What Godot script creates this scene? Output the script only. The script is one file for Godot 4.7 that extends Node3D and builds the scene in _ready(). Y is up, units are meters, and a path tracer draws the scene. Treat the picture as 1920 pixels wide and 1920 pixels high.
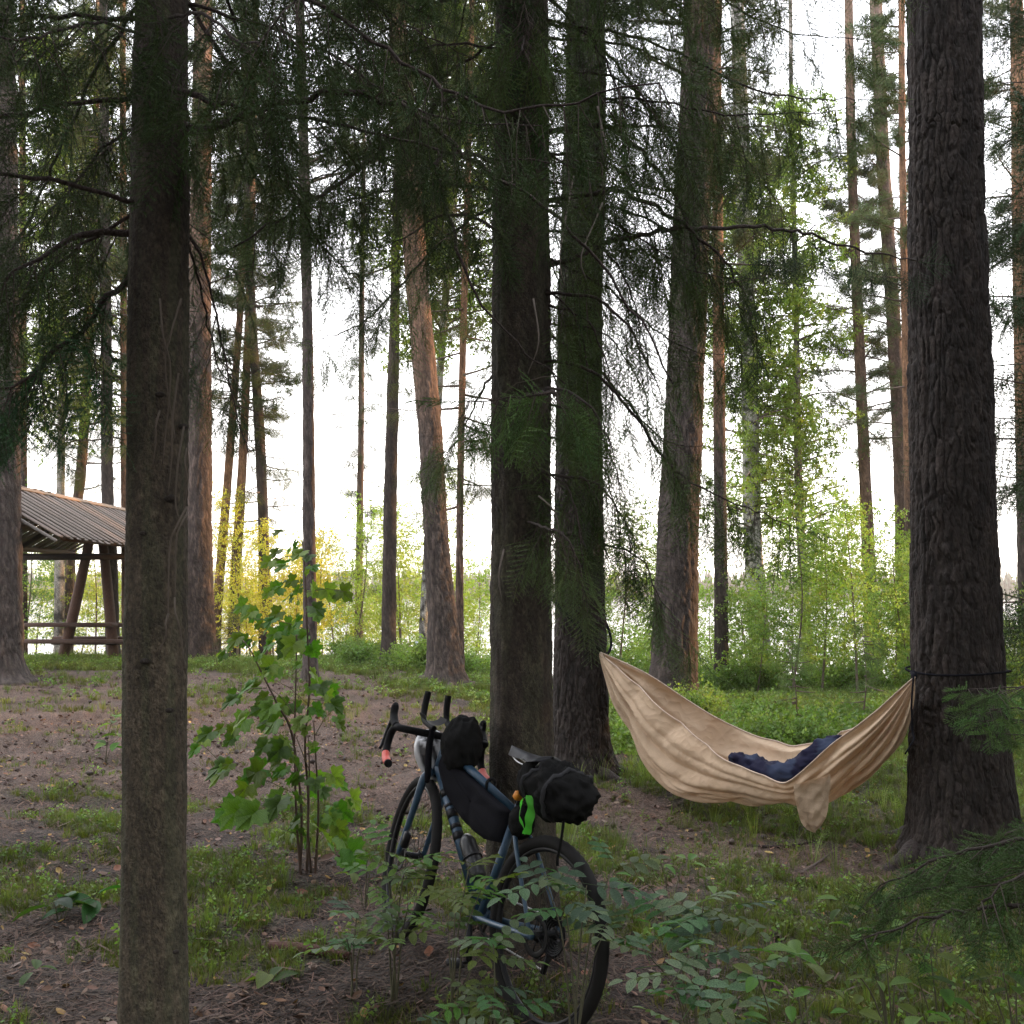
extends Node3D

# A lakeside pine wood at low sun: a loaded bicycle against a spruce, a hammock between two pines, a picnic shelter on the left.
const FOCAL := 2012.0      # focal length in pixels of the 1920-pixel photograph
const HALF := 960.0
const HORIZON := 1105.0
const EYE := 1.65
const LAKE := -3.2
const DOWN := Vector3(0, -1, 0)

var tilt := atan((HORIZON - HALF) / FOCAL)
var rng := RandomNumberGenerator.new()
var nz := FastNoiseLite.new()
var nz2 := FastNoiseLite.new()
var cell := FastNoiseLite.new()
var cell_tone := FastNoiseLite.new()
var M := {}
var S := {}
var taken := {}
var used := {}
var upper_pine := {}
var lower_pine := {}


class Shape:
	var v := PackedVector3Array()
	var n := PackedVector3Array()
	var c := PackedColorArray()
	var t := PackedInt32Array()
	var flat := false

	func point(p: Vector3, col: Color) -> int:
		v.append(p)
		c.append(col)
		return v.size() - 1

	func tri(a: Vector3, b: Vector3, d: Vector3, col: Color) -> void:
		var k := v.size()
		v.append(a); v.append(b); v.append(d)
		c.append(col); c.append(col); c.append(col)
		t.append(k); t.append(k + 1); t.append(k + 2)

	func quad(a: Vector3, b: Vector3, d: Vector3, e: Vector3, col: Color) -> void:
		var k := v.size()
		v.append(a); v.append(b); v.append(d); v.append(e)
		for j in 4:
			c.append(col)
		for j in [0, 1, 2, 0, 2, 3]:
			t.append(k + j)

	# rows of equal length; with closed the last column joins the first
	func grid(rows: Array, cols: Array, closed: bool) -> void:
		var m: int = rows[0].size()
		var k := v.size()
		for r in rows.size():
			v.append_array(rows[r])
			c.append_array(cols[r])
		var last := m if closed else m - 1
		for r in rows.size() - 1:
			for j in last:
				var j2 := (j + 1) % m
				var a := k + r * m + j
				var b := k + (r + 1) * m + j
				var a2 := k + r * m + j2
				var b2 := k + (r + 1) * m + j2
				t.append(a); t.append(b); t.append(a2)
				t.append(a2); t.append(b); t.append(b2)

	func tube(p: PackedVector3Array, r: PackedFloat32Array, seg: int, col: Color, caps := true) -> void:
		var side := Vector3.ZERO
		var rows := []
		var cols := []
		var ring := PackedColorArray()
		ring.resize(seg)
		ring.fill(col)
		for i in p.size():
			var d := (p[mini(i + 1, p.size() - 1)] - p[maxi(i - 1, 0)]).normalized()
			if side == Vector3.ZERO:
				side = d.cross(Vector3(0.31, 0.17, 0.93)).normalized()
			side = (side - d * side.dot(d)).normalized()
			var w := d.cross(side)
			var row := PackedVector3Array()
			for j in seg:
				var a := TAU * j / seg
				row.append(p[i] + (side * cos(a) + w * sin(a)) * r[i])
			rows.append(row)
			cols.append(ring)
		if caps:
			for e in [0, p.size() - 1]:
				var row := PackedVector3Array()
				for j in seg:
					row.append(p[e] + (rows[e][j] - p[e]) * 0.02)
				if e == 0:
					rows.push_front(row)
				else:
					rows.append(row)
				cols.append(ring)
		grid(rows, cols, true)

	func rod(a: Vector3, b: Vector3, ra: float, rb: float, seg: int, col: Color) -> void:
		tube(PackedVector3Array([a, b]), PackedFloat32Array([ra, rb]), seg, col)

	# a chamfered box: size s, at the transform x
	func box(x: Transform3D, s: Vector3, ch: float, col: Color) -> void:
		var h := s / 2.0
		var rows := []
		var cols := []
		var ring := PackedColorArray()
		ring.resize(8)
		ring.fill(col)
		for q in [[-h.y, ch + 0.0], [-h.y, ch], [-h.y + ch, 0.0], [h.y - ch, 0.0], [h.y, ch], [h.y, ch + 0.0]]:
			var a: float = h.x - q[1]
			var b: float = h.z - q[1]
			var e := ch
			var row := PackedVector3Array()
			for w in [[a, -b + e], [a - e, -b], [-a + e, -b], [-a, -b + e], [-a, b - e], [-a + e, b], [a - e, b], [a, b - e]]:
				row.append(x * Vector3(w[0], q[0], w[1]))
			rows.append(row)
			cols.append(ring)
		for e in [0, 5]:
			var row := PackedVector3Array()
			var mid := x * Vector3(0, -h.y if e == 0 else h.y, 0)
			for j in 8:
				row.append(mid + (rows[e][j] - mid) * 0.01)
			rows[e] = row
		grid(rows, cols, true)

	func ball(x: Transform3D, s: Vector3, col: Color, lat := 10, lon := 16) -> void:
		var rows := []
		var cols := []
		var ring := PackedColorArray()
		ring.resize(lon)
		ring.fill(col)
		for i in lat + 1:
			var a := -PI / 2 + PI * clampf(float(i) / lat, 0.004, 0.996)
			var row := PackedVector3Array()
			for j in lon:
				var b := -TAU * j / lon
				row.append(x * (Vector3(cos(a) * cos(b), sin(a), cos(a) * sin(b)) * s))
			rows.append(row)
			cols.append(ring)
		grid(rows, cols, true)

	func mesh() -> ArrayMesh:
		var arr := []
		arr.resize(Mesh.ARRAY_MAX)
		arr[Mesh.ARRAY_VERTEX] = v
		arr[Mesh.ARRAY_COLOR] = c
		arr[Mesh.ARRAY_INDEX] = t
		if n.size() == v.size():
			arr[Mesh.ARRAY_NORMAL] = n
		var m := ArrayMesh.new()
		m.add_surface_from_arrays(Mesh.PRIMITIVE_TRIANGLES, arr)
		if n.size() == v.size():
			return m
		var st := SurfaceTool.new()
		st.create_from(m, 0)
		if flat:
			st.deindex()
			st.set_smooth_group(-1)
		st.generate_normals()
		return st.commit()


# ---------- names, labels, nodes
func numbered(called: String, parent: Node) -> String:
	var key := "%d/%s" % [parent.get_instance_id(), called]
	var k: int = taken.get(key, 0)
	taken[key] = k + 1
	return called if k == 0 else "%s_%03d" % [called, k]


func part(called: String, m: Mesh, mat: Material, parent: Node, x := Transform3D.IDENTITY) -> MeshInstance3D:
	var o := MeshInstance3D.new()
	o.name = numbered(called, parent)
	o.mesh = m
	o.material_override = mat
	o.transform = x
	parent.add_child(o, true)
	return o


func tag(o: Node, label: String, category: String, group := "") -> Node:
	o.set_meta("label", label)
	o.set_meta("category", category)
	if group:
		o.set_meta("group", group)
	return o


func thing(called: String, label: String, category: String, where: Vector3, group := "") -> Node3D:
	var o := Node3D.new()
	o.name = numbered(called, self)
	o.position = where
	add_child(o, true)
	tag(o, label, category, group)
	return o


func setting(called: String, m: Mesh, mat: Material) -> MeshInstance3D:
	var o := part(called, m, mat, self)
	o.set_meta("kind", "structure")
	return o


func scatter(called: String, m: Mesh, mat: Material, xs: Array, tints: PackedColorArray, parent: Node) -> MultiMeshInstance3D:
	var mm := MultiMesh.new()
	mm.transform_format = MultiMesh.TRANSFORM_3D
	mm.use_colors = true
	mm.mesh = m
	mm.instance_count = xs.size()
	for i in xs.size():
		mm.set_instance_transform(i, xs[i])
		mm.set_instance_color(i, tints[i])
	var o := MultiMeshInstance3D.new()
	o.name = numbered(called, parent)
	o.multimesh = mm
	o.material_override = mat
	o.set_meta("kind", "stuff")
	parent.add_child(o, true)
	return o


func pts(a: Array) -> PackedVector3Array:
	return PackedVector3Array(a)


func rad(a: Array) -> PackedFloat32Array:
	return PackedFloat32Array(a)


# ---------- from a place in the photograph to a place in the wood
func at(px: float, py: float, d: float) -> Vector3:
	var dir := Vector3((px - HALF) / FOCAL, (HALF - py) / FOCAL, -1.0).rotated(Vector3.RIGHT, tilt)
	return Vector3(0, EYE, 0) + dir * (d / -dir.z)


func hit(px: float, py: float) -> Vector3:
	var dir := Vector3((px - HALF) / FOCAL, (HALF - py) / FOCAL, -1.0).rotated(Vector3.RIGHT, tilt)
	dir /= -dir.z
	var d := 1.5
	while d < 60.0:
		var p := Vector3(0, EYE, 0) + dir * d
		if p.y < gh(p.x, p.z):
			return p
		d += 0.02
	return Vector3(0, EYE, 0) + dir * 30.0


func sst(a: float, b: float, x: float) -> float:
	var k := clampf((x - a) / (b - a), 0.0, 1.0)
	return k * k * (3.0 - 2.0 * k)


func gh(x: float, z: float) -> float:
	var d := -z
	var left := 1.0 - sst(-3.5, 1.5, x)
	var h := 0.16 * left * sst(7.0, 16.0, d)
	h -= 0.10 * exp(-((x - 1.6) * (x - 1.6) / 1.2 + (d - 7.7) * (d - 7.7) / 1.4))
	h += 0.09 * exp(-((x + 0.55) * (x + 0.55) / 0.3 + (d - 5.1) * (d - 5.1) / 0.3))
	h += 0.09 * exp(-((x + 0.15) * (x + 0.15) / 0.9 + (d - 4.5) * (d - 4.5) / 0.9))
	var rim := lerpf(24.5, 18.0, sst(-3.0, 2.5, x)) + 1.2 * nz.get_noise_2d(x * 0.15, 3.0)
	var over := d - rim
	h -= 0.15 * (over + sqrt(over * over + 4.0)) * 0.5
	h = maxf(h, LAKE - 1.2)
	h += 5.5 * sst(560.0, 640.0, d)
	var fade := 1.0 - sst(60.0, 120.0, d)
	h += fade * (0.05 * nz.get_noise_2d(x * 0.6, z * 0.6) + 0.022 * nz.get_noise_2d(x * 2.6 + 40.0, z * 2.6))
	return h


func path_mask(x: float, d: float) -> float:
	var w := nz.get_noise_2d(x * 0.7 + 9.0, d * 0.7)
	var w2 := nz2.get_noise_2d(x * 3.1, d * 3.1)
	var right := lerpf(0.15, -1.7, sst(9.0, 20.0, d))
	var p := sst(7.7, 8.9, d + w * 0.9 + w2 * 0.5) * (1.0 - sst(19.5, 21.5, d + w)) * (1.0 - sst(right - 0.5, right + 0.4, x + w * 0.6 + w2 * 0.3))
	var q := Geometry2D.get_closest_point_to_segment(Vector2(x, d), Vector2(0.3, 9.2), Vector2(1.9, 6.7)).distance_to(Vector2(x, d))
	return maxf(p, (1.0 - sst(0.25, 0.6, q + w * 0.35 + w2 * 0.25)) * 0.9)


func green_mask(x: float, d: float) -> float:
	var w := nz.get_noise_2d(x * 0.9 + 70.0, d * 0.9)
	var w2 := nz2.get_noise_2d(x * 4.0 + 7.0, d * 4.0)
	var g := sst(-0.25, 0.35, w + w2 * 0.35 + 0.05)
	var near := 1.0 - sst(4.6, 5.6, d + w * 0.5)
	var right := sst(0.5, 1.3, x - (d - 4.0) * 0.1)
	g *= 1.0 - 0.45 * near * (1.0 - right)
	g = maxf(g, right * (0.78 + 0.3 * w2))
	g = maxf(g, sst(19.5, 21.5, d))
	return clampf(g * (1.0 - path_mask(x, d) * 0.93), 0.0, 1.0)


# a frame whose y axis runs along dir
func along(dir: Vector3, roll: float, s: float) -> Basis:
	var y := dir.normalized()
	var x := y.cross(Vector3(0.123, 0.456, 0.881)).normalized()
	var b := Basis(x, y, x.cross(y))
	return Basis(y, roll) * b.scaled(Vector3(s, s, s)) if s == 1.0 else (Basis(y, roll) * b) * Basis.from_scale(Vector3(s, s, s))


func rnd(a: float, b: float) -> float:
	return rng.randf_range(a, b)


func rvec() -> Vector3:
	return Vector3(rng.randfn(), rng.randfn(), rng.randfn()).normalized()


func tint(a: Color, k: float) -> Color:
	var f := 1.0 + rnd(-k, k)
	return Color(a.r * f * (1.0 + rnd(-k, k) * 0.4), a.g * f, a.b * f * (1.0 + rnd(-k, k) * 0.3))


func _ready() -> void:
	rng.seed = 20240817
	nz.seed = 5
	nz.frequency = 1.0
	nz.noise_type = FastNoiseLite.TYPE_SIMPLEX_SMOOTH
	nz.fractal_type = FastNoiseLite.FRACTAL_NONE
	nz2.seed = 8
	nz2.frequency = 1.0
	nz2.noise_type = FastNoiseLite.TYPE_SIMPLEX
	nz2.fractal_octaves = 3
	cell.seed = 3
	cell.frequency = 1.0
	cell.noise_type = FastNoiseLite.TYPE_CELLULAR
	cell.cellular_return_type = FastNoiseLite.RETURN_DISTANCE2_SUB
	cell.fractal_type = FastNoiseLite.FRACTAL_NONE
	cell_tone.seed = 3
	cell_tone.frequency = 1.0
	cell_tone.noise_type = FastNoiseLite.TYPE_CELLULAR
	cell_tone.cellular_return_type = FastNoiseLite.RETURN_CELL_VALUE
	cell_tone.fractal_type = FastNoiseLite.FRACTAL_NONE
	# camera
	var cam := Camera3D.new()
	cam.name = "camera"
	cam.fov = rad_to_deg(2.0 * atan(HALF / FOCAL))
	cam.position = Vector3(0, EYE, 0)
	cam.rotation.x = tilt
	cam.near = 0.05
	cam.far = 4000.0
	add_child(cam)
	cam.current = true
	# a white evening sky
	var sky_m := ProceduralSkyMaterial.new()
	sky_m.sky_top_color = Color(0.95, 0.965, 1.0)
	sky_m.sky_horizon_color = Color(1.0, 0.975, 0.94)
	sky_m.sky_curve = 0.2
	sky_m.sky_energy_multiplier = 1.0
	sky_m.ground_horizon_color = Color(0.5, 0.5, 0.45)
	sky_m.ground_bottom_color = Color(0.1, 0.09, 0.07)
	var sky := Sky.new()
	sky.sky_material = sky_m
	var env := Environment.new()
	env.background_mode = Environment.BG_SKY
	env.sky = sky
	env.background_energy_multiplier = 2.7
	env.tonemap_mode = Environment.TONE_MAPPER_LINEAR
	env.tonemap_exposure = 1.68
	env.sdfgi_enabled = true
	env.ssao_enabled = true
	env.ssil_enabled = true
	env.fog_enabled = true
	env.fog_density = 0.0004
	env.fog_light_color = Color(1.0, 0.96, 0.92)
	var we := WorldEnvironment.new()
	we.name = "air"
	we.environment = env
	add_child(we)
	# the low sun over the lake, well to the right
	var sun := DirectionalLight3D.new()
	sun.name = "sun"
	sun.light_color = Color(1.0, 0.74, 0.46)
	sun.light_energy = 1.5
	sun.light_angular_distance = 0.5
	sun.sky_mode = DirectionalLight3D.SKY_MODE_LIGHT_ONLY
	sun.shadow_enabled = true
	var az := deg_to_rad(76.0)
	var el := deg_to_rad(7.0)
	add_child(sun)
	sun.look_at_from_position(Vector3.ZERO, -Vector3(sin(az) * cos(el), sin(el), -cos(az) * cos(el)))
	make_materials()
	make_land()
	make_wood()
	make_shade_spruces()
	make_growth()
	make_shelter()
	make_sign()
	make_hammock()
	make_bicycle()
	make_plants()
	make_floor_cover()


# ---------- materials and small shared shapes
func noise_tex(freq: float, type: int, lo: float, hi: float, seed_no: int, octaves := 4, size := 512) -> NoiseTexture2D:
	var f := FastNoiseLite.new()
	f.seed = seed_no
	f.noise_type = type
	f.frequency = freq
	f.fractal_octaves = octaves
	if type == FastNoiseLite.TYPE_CELLULAR:
		f.cellular_return_type = FastNoiseLite.RETURN_DISTANCE2_SUB
		f.fractal_octaves = 2
	var t := NoiseTexture2D.new()
	t.width = size
	t.height = size
	t.seamless = true
	t.noise = f
	var g := Gradient.new()
	g.set_color(0, Color(lo, lo, lo))
	g.set_color(1, Color(hi, hi, hi))
	t.color_ramp = g
	return t


func surf(called: String, col: Color, rough := 0.9, metal := 0.0, by_vertex := true) -> StandardMaterial3D:
	var m := StandardMaterial3D.new()
	m.resource_name = called
	m.albedo_color = col.linear_to_srgb()
	m.roughness = rough
	m.metallic = metal
	m.vertex_color_use_as_albedo = by_vertex
	M[called] = m
	return m


func clad(m: StandardMaterial3D, tex: Texture2D, bump: Texture2D, relief: float, s: Vector3, world := false) -> void:
	m.uv1_triplanar = true
	m.uv1_world_triplanar = world
	m.uv1_scale = s
	m.uv1_triplanar_sharpness = 2.0
	if tex:
		m.albedo_texture = tex
	if bump:
		m.heightmap_enabled = true
		m.heightmap_texture = bump
		m.heightmap_scale = relief


func make_materials() -> void:
	var grain := noise_tex(0.02, FastNoiseLite.TYPE_SIMPLEX_SMOOTH, 0.62, 1.0, 11, 5)
	var rough_n := noise_tex(0.045, FastNoiseLite.TYPE_SIMPLEX_SMOOTH, 0.0, 1.0, 12, 5)
	var flakes := noise_tex(0.035, FastNoiseLite.TYPE_CELLULAR, 0.0, 1.0, 13)
	var weave := noise_tex(0.2, FastNoiseLite.TYPE_SIMPLEX_SMOOTH, 0.86, 1.0, 14, 2)
	var m := surf("soil", Color(1, 1, 1), 0.95)
	clad(m, noise_tex(0.035, FastNoiseLite.TYPE_SIMPLEX_SMOOTH, 0.2, 1.15, 15, 6, 1024), rough_n, 2.0, Vector3(1.3, 1.3, 1.3), true)
	m = surf("pine_bark", Color(1, 1, 1), 0.95)
	clad(m, grain, flakes, 1.2, Vector3(2.4, 0.9, 2.4))
	m = surf("spruce_bark", Color(1, 1, 1), 0.95)
	clad(m, grain, flakes, 0.5, Vector3(7.0, 4.0, 7.0))
	m = surf("birch_bark", Color(1, 1, 1), 0.75)
	clad(m, noise_tex(0.03, FastNoiseLite.TYPE_SIMPLEX_SMOOTH, 0.1, 1.5, 16, 3), rough_n, 0.4, Vector3(1.1, 5.5, 1.1))
	m = surf("twig", Color(1, 1, 1), 0.9)
	m = surf("needle", Color(1, 1, 1), 0.55)
	m.backlight_enabled = true
	m.backlight = Color(0.62, 0.66, 0.36)
	m.metallic_specular = 0.3
	m = surf("leaf", Color(1, 1, 1), 0.5)
	m.backlight_enabled = true
	m.backlight = Color(0.92, 1.0, 0.55)
	m.metallic_specular = 0.35
	m = surf("litter", Color(1, 1, 1), 0.8)
	m = surf("wood", Color(1, 1, 1), 0.85)
	clad(m, grain, rough_n, 0.5, Vector3(1.5, 9.0, 9.0))
	m = surf("log", Color(1, 1, 1), 0.7)
	clad(m, grain, rough_n, 0.5, Vector3(6.0, 1.2, 6.0))
	m = surf("cloth", Color(1, 1, 1), 0.9)
	clad(m, weave, weave, 0.05, Vector3(9.0, 9.0, 9.0))
	var crease := noise_tex(0.007, FastNoiseLite.TYPE_SIMPLEX_SMOOTH, 0.0, 1.0, 19, 2)
	(crease.noise as FastNoiseLite).fractal_type = FastNoiseLite.FRACTAL_RIDGED
	clad(m, weave, crease, 1.1, Vector3(1.5, 1.5, 1.5))
	m.backlight_enabled = true
	m.backlight = Color(0.5, 0.42, 0.33)
	m = surf("quilt", Color(1, 1, 1), 0.7)
	m.metallic_specular = 0.2
	m = surf("bag", Color(1, 1, 1), 0.8)
	m.metallic_specular = 0.12
	clad(m, weave, rough_n, 0.15, Vector3(14.0, 14.0, 14.0))
	m = surf("rubber", Color(0.022, 0.021, 0.021), 0.8, 0.0, false)
	m.metallic_specular = 0.2
	m = surf("black_tape", Color(0.012, 0.012, 0.013), 0.65, 0.0, false)
	m.metallic_specular = 0.2
	m = surf("red_tape", Color(0.6, 0.06, 0.035), 0.5, 0.0, false)
	m = surf("blue_paint", Color(0.024, 0.064, 0.115), 0.42, 0.0, false)
	m.clearcoat_enabled = true
	m.clearcoat = 0.25
	m = surf("black_metal", Color(0.018, 0.018, 0.02), 0.4, 0.2, false)
	m.metallic_specular = 0.3
	m = surf("steel", Color(0.5, 0.5, 0.5), 0.3, 1.0, false)
	m = surf("gloss_black", Color(0.012, 0.012, 0.015), 0.5, 0.0, false)
	m.metallic_specular = 0.35
	m = surf("shell", Color(1, 1, 1), 0.35)
	m = surf("neon", Color(0.07, 0.30, 0.025), 0.7, 0.0, false)
	m.backlight_enabled = true
	m.backlight = Color(0.4, 0.9, 0.3)
	m = surf("orange", Color(0.7, 0.25, 0.02), 0.5, 0.0, false)
	m = surf("bottle", Color(0.03, 0.03, 0.032), 0.35, 0.0, false)
	m = surf("plate", Color(0.5, 0.54, 0.62), 0.6, 0.0, false)
	m = surf("water", Color(0.012, 0.02, 0.022), 0.06, 0.0, false)
	m.metallic_specular = 0.5
	clad(m, null, noise_tex(0.012, FastNoiseLite.TYPE_SIMPLEX_SMOOTH, 0.0, 1.0, 17, 3), 3.0, Vector3(0.25, 0.25, 0.25), true)
	make_small_shapes()


# one spruce shoot: an axis with side twigs in a plane, needles all round them
func spruce_spray(long: float, gap: float, needle: float, wide: float) -> ArrayMesh:
	var s := Shape.new()
	s.flat = true
	var wood := Color(0.55, 0.30, 0.20)
	var arms := [[Vector3.ZERO, Vector3(0, 1, 0.06).normalized(), long]]
	var y := 0.10 * long
	var flip := 1.0
	while y < 0.9 * long:
		var k := 0.55 * (long - y) + 0.03
		arms.append([Vector3(0, y, 0.06 * y), Vector3(flip * 0.75, 0.62, rnd(-0.25, 0.12)).normalized(), k * rnd(0.75, 1.1)])
		flip = -flip
		y += long * 0.055
	for a in arms:
		var o: Vector3 = a[0]
		var d: Vector3 = a[1]
		var l: float = a[2]
		var side := d.cross(Vector3(0, 0, 1)).normalized()
		var up := side.cross(d)
		var e := o + d * l - up * l * 0.12
		var r := 0.0010
		for q in 3:
			var w1 := side.rotated(d, TAU * q / 3.0) * r
			var w2 := side.rotated(d, TAU * (q + 1) / 3.0) * r
			s.tri(o + w1, e, o + w2, wood)
		var u := 0.004
		while u < l:
			var f := u / l
			var p := o + d * u - up * l * 0.12 * f * f
			var ang := rnd(0.0, TAU)
			var out := side * cos(ang) + up * sin(ang) * 0.7
			var tip := p + (out * 0.8 + d * 0.75).normalized() * needle * rnd(0.8, 1.15) * (1.0 - 0.35 * f)
			var w := d.cross(out).normalized() * wide
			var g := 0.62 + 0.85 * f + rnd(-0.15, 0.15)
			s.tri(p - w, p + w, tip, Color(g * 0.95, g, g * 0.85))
			u += gap * rnd(0.7, 1.3)
	return s.mesh()


func pine_tuft() -> ArrayMesh:
	var s := Shape.new()
	s.flat = true
	for a in 7:
		var d := (Vector3(0, 0.8, 0) + rvec() * 0.8).normalized()
		var l := rnd(0.10, 0.20)
		var w := d.cross(Vector3(0.3, 0.1, 0.9)).normalized()
		s.tri(-w * 0.004, w * 0.004, d * l, Color(0.6, 0.4, 0.3))
		for k in 44:
			var p := d * l * (0.35 + 0.65 * k / 44.0)
			var o := (rvec() + d * 0.7).normalized()
			var q := o.cross(d).normalized() * 0.0017
			var g := rnd(0.75, 1.25)
			s.tri(p - q, p + q, p + o * rnd(0.035, 0.06), Color(g, g, g * 0.9))
	return s.mesh()


# a twig with leaves: number, length of a leaf, spread of the twig
func leaf_clump(num: int, size: float, reach: float, round_leaf: float) -> ArrayMesh:
	var s := Shape.new()
	s.flat = true
	var ends := []
	for a in 3:
		var d := (Vector3(0, 1.0, 0) + rvec() * 0.75).normalized() * reach * rnd(0.7, 1.0)
		ends.append(d)
		var w := d.cross(Vector3(0.3, 0.1, 0.9)).normalized() * 0.0022
		s.tri(-w, w, d, Color(0.5, 0.35, 0.3))
	for k in num:
		var d: Vector3 = ends[k % 3]
		var p := d * rnd(0.25, 1.0)
		var out := (rvec() + d.normalized() * 0.4 + DOWN * 0.35).normalized()
		var l := size * rnd(0.7, 1.15)
		var w := out.cross(rvec()).normalized() * l * round_leaf
		var nn := out.cross(w).normalized() * l * 0.12
		var g := rnd(0.75, 1.2)
		var col := Color(g, g, g)
		var b := p + out * l * 0.15
		var m := b + out * l * 0.45
		var tip := b + out * l
		s.tri(b, m + w + nn, tip, col)
		s.tri(b, tip, m - w + nn, col)
	return s.mesh()


func grass_tuft(num: int, tall: float, spread: float, wide: float) -> ArrayMesh:
	var s := Shape.new()
	s.flat = true
	for k in num:
		var a := rnd(0, TAU)
		var o := Vector3(cos(a), 0, sin(a))
		var b := o * rnd(0.0, spread)
		var h := tall * rnd(0.45, 1.1)
		var lean := rnd(0.15, 0.8) * h
		var w := Vector3(-o.z, 0, o.x) * wide
		var m := b + Vector3(0, h * 0.6, 0) + o * lean * 0.35
		var e := b + Vector3(0, h * 0.95, 0) + o * lean
		var g := rnd(0.75, 1.2)
		var col := Color(g, g, g)
		s.quad(b - w, b + w, m + w * 0.7, m - w * 0.7, col * 0.9)
		s.tri(m - w * 0.7, m + w * 0.7, e, col)
	return s.mesh()


func dead_leaf(curl: float) -> ArrayMesh:
	var s := Shape.new()
	var rows := []
	var cols := []
	for i in 5:
		var f := i / 4.0
		var w := 0.36 * pow(sin(PI * clampf(f, 0.04, 0.97)), 0.8)
		var row := PackedVector3Array()
		var cc := PackedColorArray()
		for j in 3:
			var g := j - 1.0
			row.append(Vector3(g * w, curl * (g * g * 0.35 * w * 2.0 + (f - 0.5) * (f - 0.5) * 0.8) + rnd(-0.02, 0.02), f - 0.5))
			cc.append(Color(1, 1, 1) * rnd(0.85, 1.1))
		rows.append(row)
		cols.append(cc)
	s.grid(rows, cols, false)
	return s.mesh()


func litter_bits() -> ArrayMesh:
	var s := Shape.new()
	s.flat = true
	for k in 26:
		var p := Vector3(rnd(-1, 1), rnd(0.0, 0.06), rnd(-1, 1)) * 0.16
		var d := Vector3(rnd(-1, 1), rnd(-0.15, 0.3), rnd(-1, 1)).normalized() * rnd(0.02, 0.06)
		var w := d.cross(Vector3.UP).normalized() * (0.0009 if k % 8 else rnd(0.0015, 0.004))
		var g := rnd(0.5, 1.5)
		s.quad(p - w, p + w, p + d + w * 0.8, p + d - w * 0.8, Color(g, g * rnd(0.85, 1.0), g * rnd(0.75, 1.0)))
	return s.mesh()


func cone_mesh() -> ArrayMesh:
	var s := Shape.new()
	var rows := []
	var cols := []
	for i in 7:
		var f := i / 6.0
		var r := 0.016 * sin(PI * clampf(f * 0.92 + 0.05, 0, 1)) * (1.15 if i % 2 else 0.85)
		var row := PackedVector3Array()
		var cc := PackedColorArray()
		for j in 8:
			row.append(Vector3(cos(-TAU * j / 8) * r, r * 0.2, sin(-TAU * j / 8) * r) + Vector3(0, f * 0.045, 0))
			cc.append(Color(1, 1, 1) * (1.2 if (i + j) % 2 else 0.7))
		rows.append(row)
		cols.append(cc)
	s.grid(rows, cols, true)
	return s.mesh()


func make_small_shapes() -> void:
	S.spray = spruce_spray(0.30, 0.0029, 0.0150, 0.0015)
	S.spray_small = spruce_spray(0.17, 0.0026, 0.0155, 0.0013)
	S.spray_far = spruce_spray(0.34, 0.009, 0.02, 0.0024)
	S.tuft = pine_tuft()
	S.clump = leaf_clump(16, 0.055, 0.24, 0.34)
	S.clump_small = leaf_clump(20, 0.032, 0.17, 0.36)
	S.sprig = leaf_clump(11, 0.026, 0.08, 0.34)
	S.grass = grass_tuft(16, 0.13, 0.035, 0.0016)
	S.grass_tall = grass_tuft(18, 0.36, 0.06, 0.0022)
	S.moss = grass_tuft(26, 0.035, 0.05, 0.0022)
	S.dead_a = dead_leaf(0.7)
	S.dead_b = dead_leaf(-0.5)
	S.bits = litter_bits()
	S.cone = cone_mesh()


# ---------- trees
func smooth_path(p: PackedVector3Array, r: PackedFloat32Array, step: float) -> Array:
	var a := PackedVector3Array()
	var b := PackedFloat32Array()
	for i in p.size() - 1:
		var q0 := p[i - 1] if i > 0 else p[i] * 2.0 - p[i + 1]
		var q3 := p[i + 2] if i + 2 < p.size() else p[i + 1] * 2.0 - p[i]
		var k := maxi(1, int(ceil(p[i].distance_to(p[i + 1]) / step)))
		for j in k:
			var f := float(j) / k
			a.append(p[i].cubic_interpolate(p[i + 1], q0, q3, f))
			b.append(lerpf(r[i], r[i + 1], f))
	a.append(p[p.size() - 1])
	b.append(r[r.size() - 1])
	return [a, b]


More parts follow.
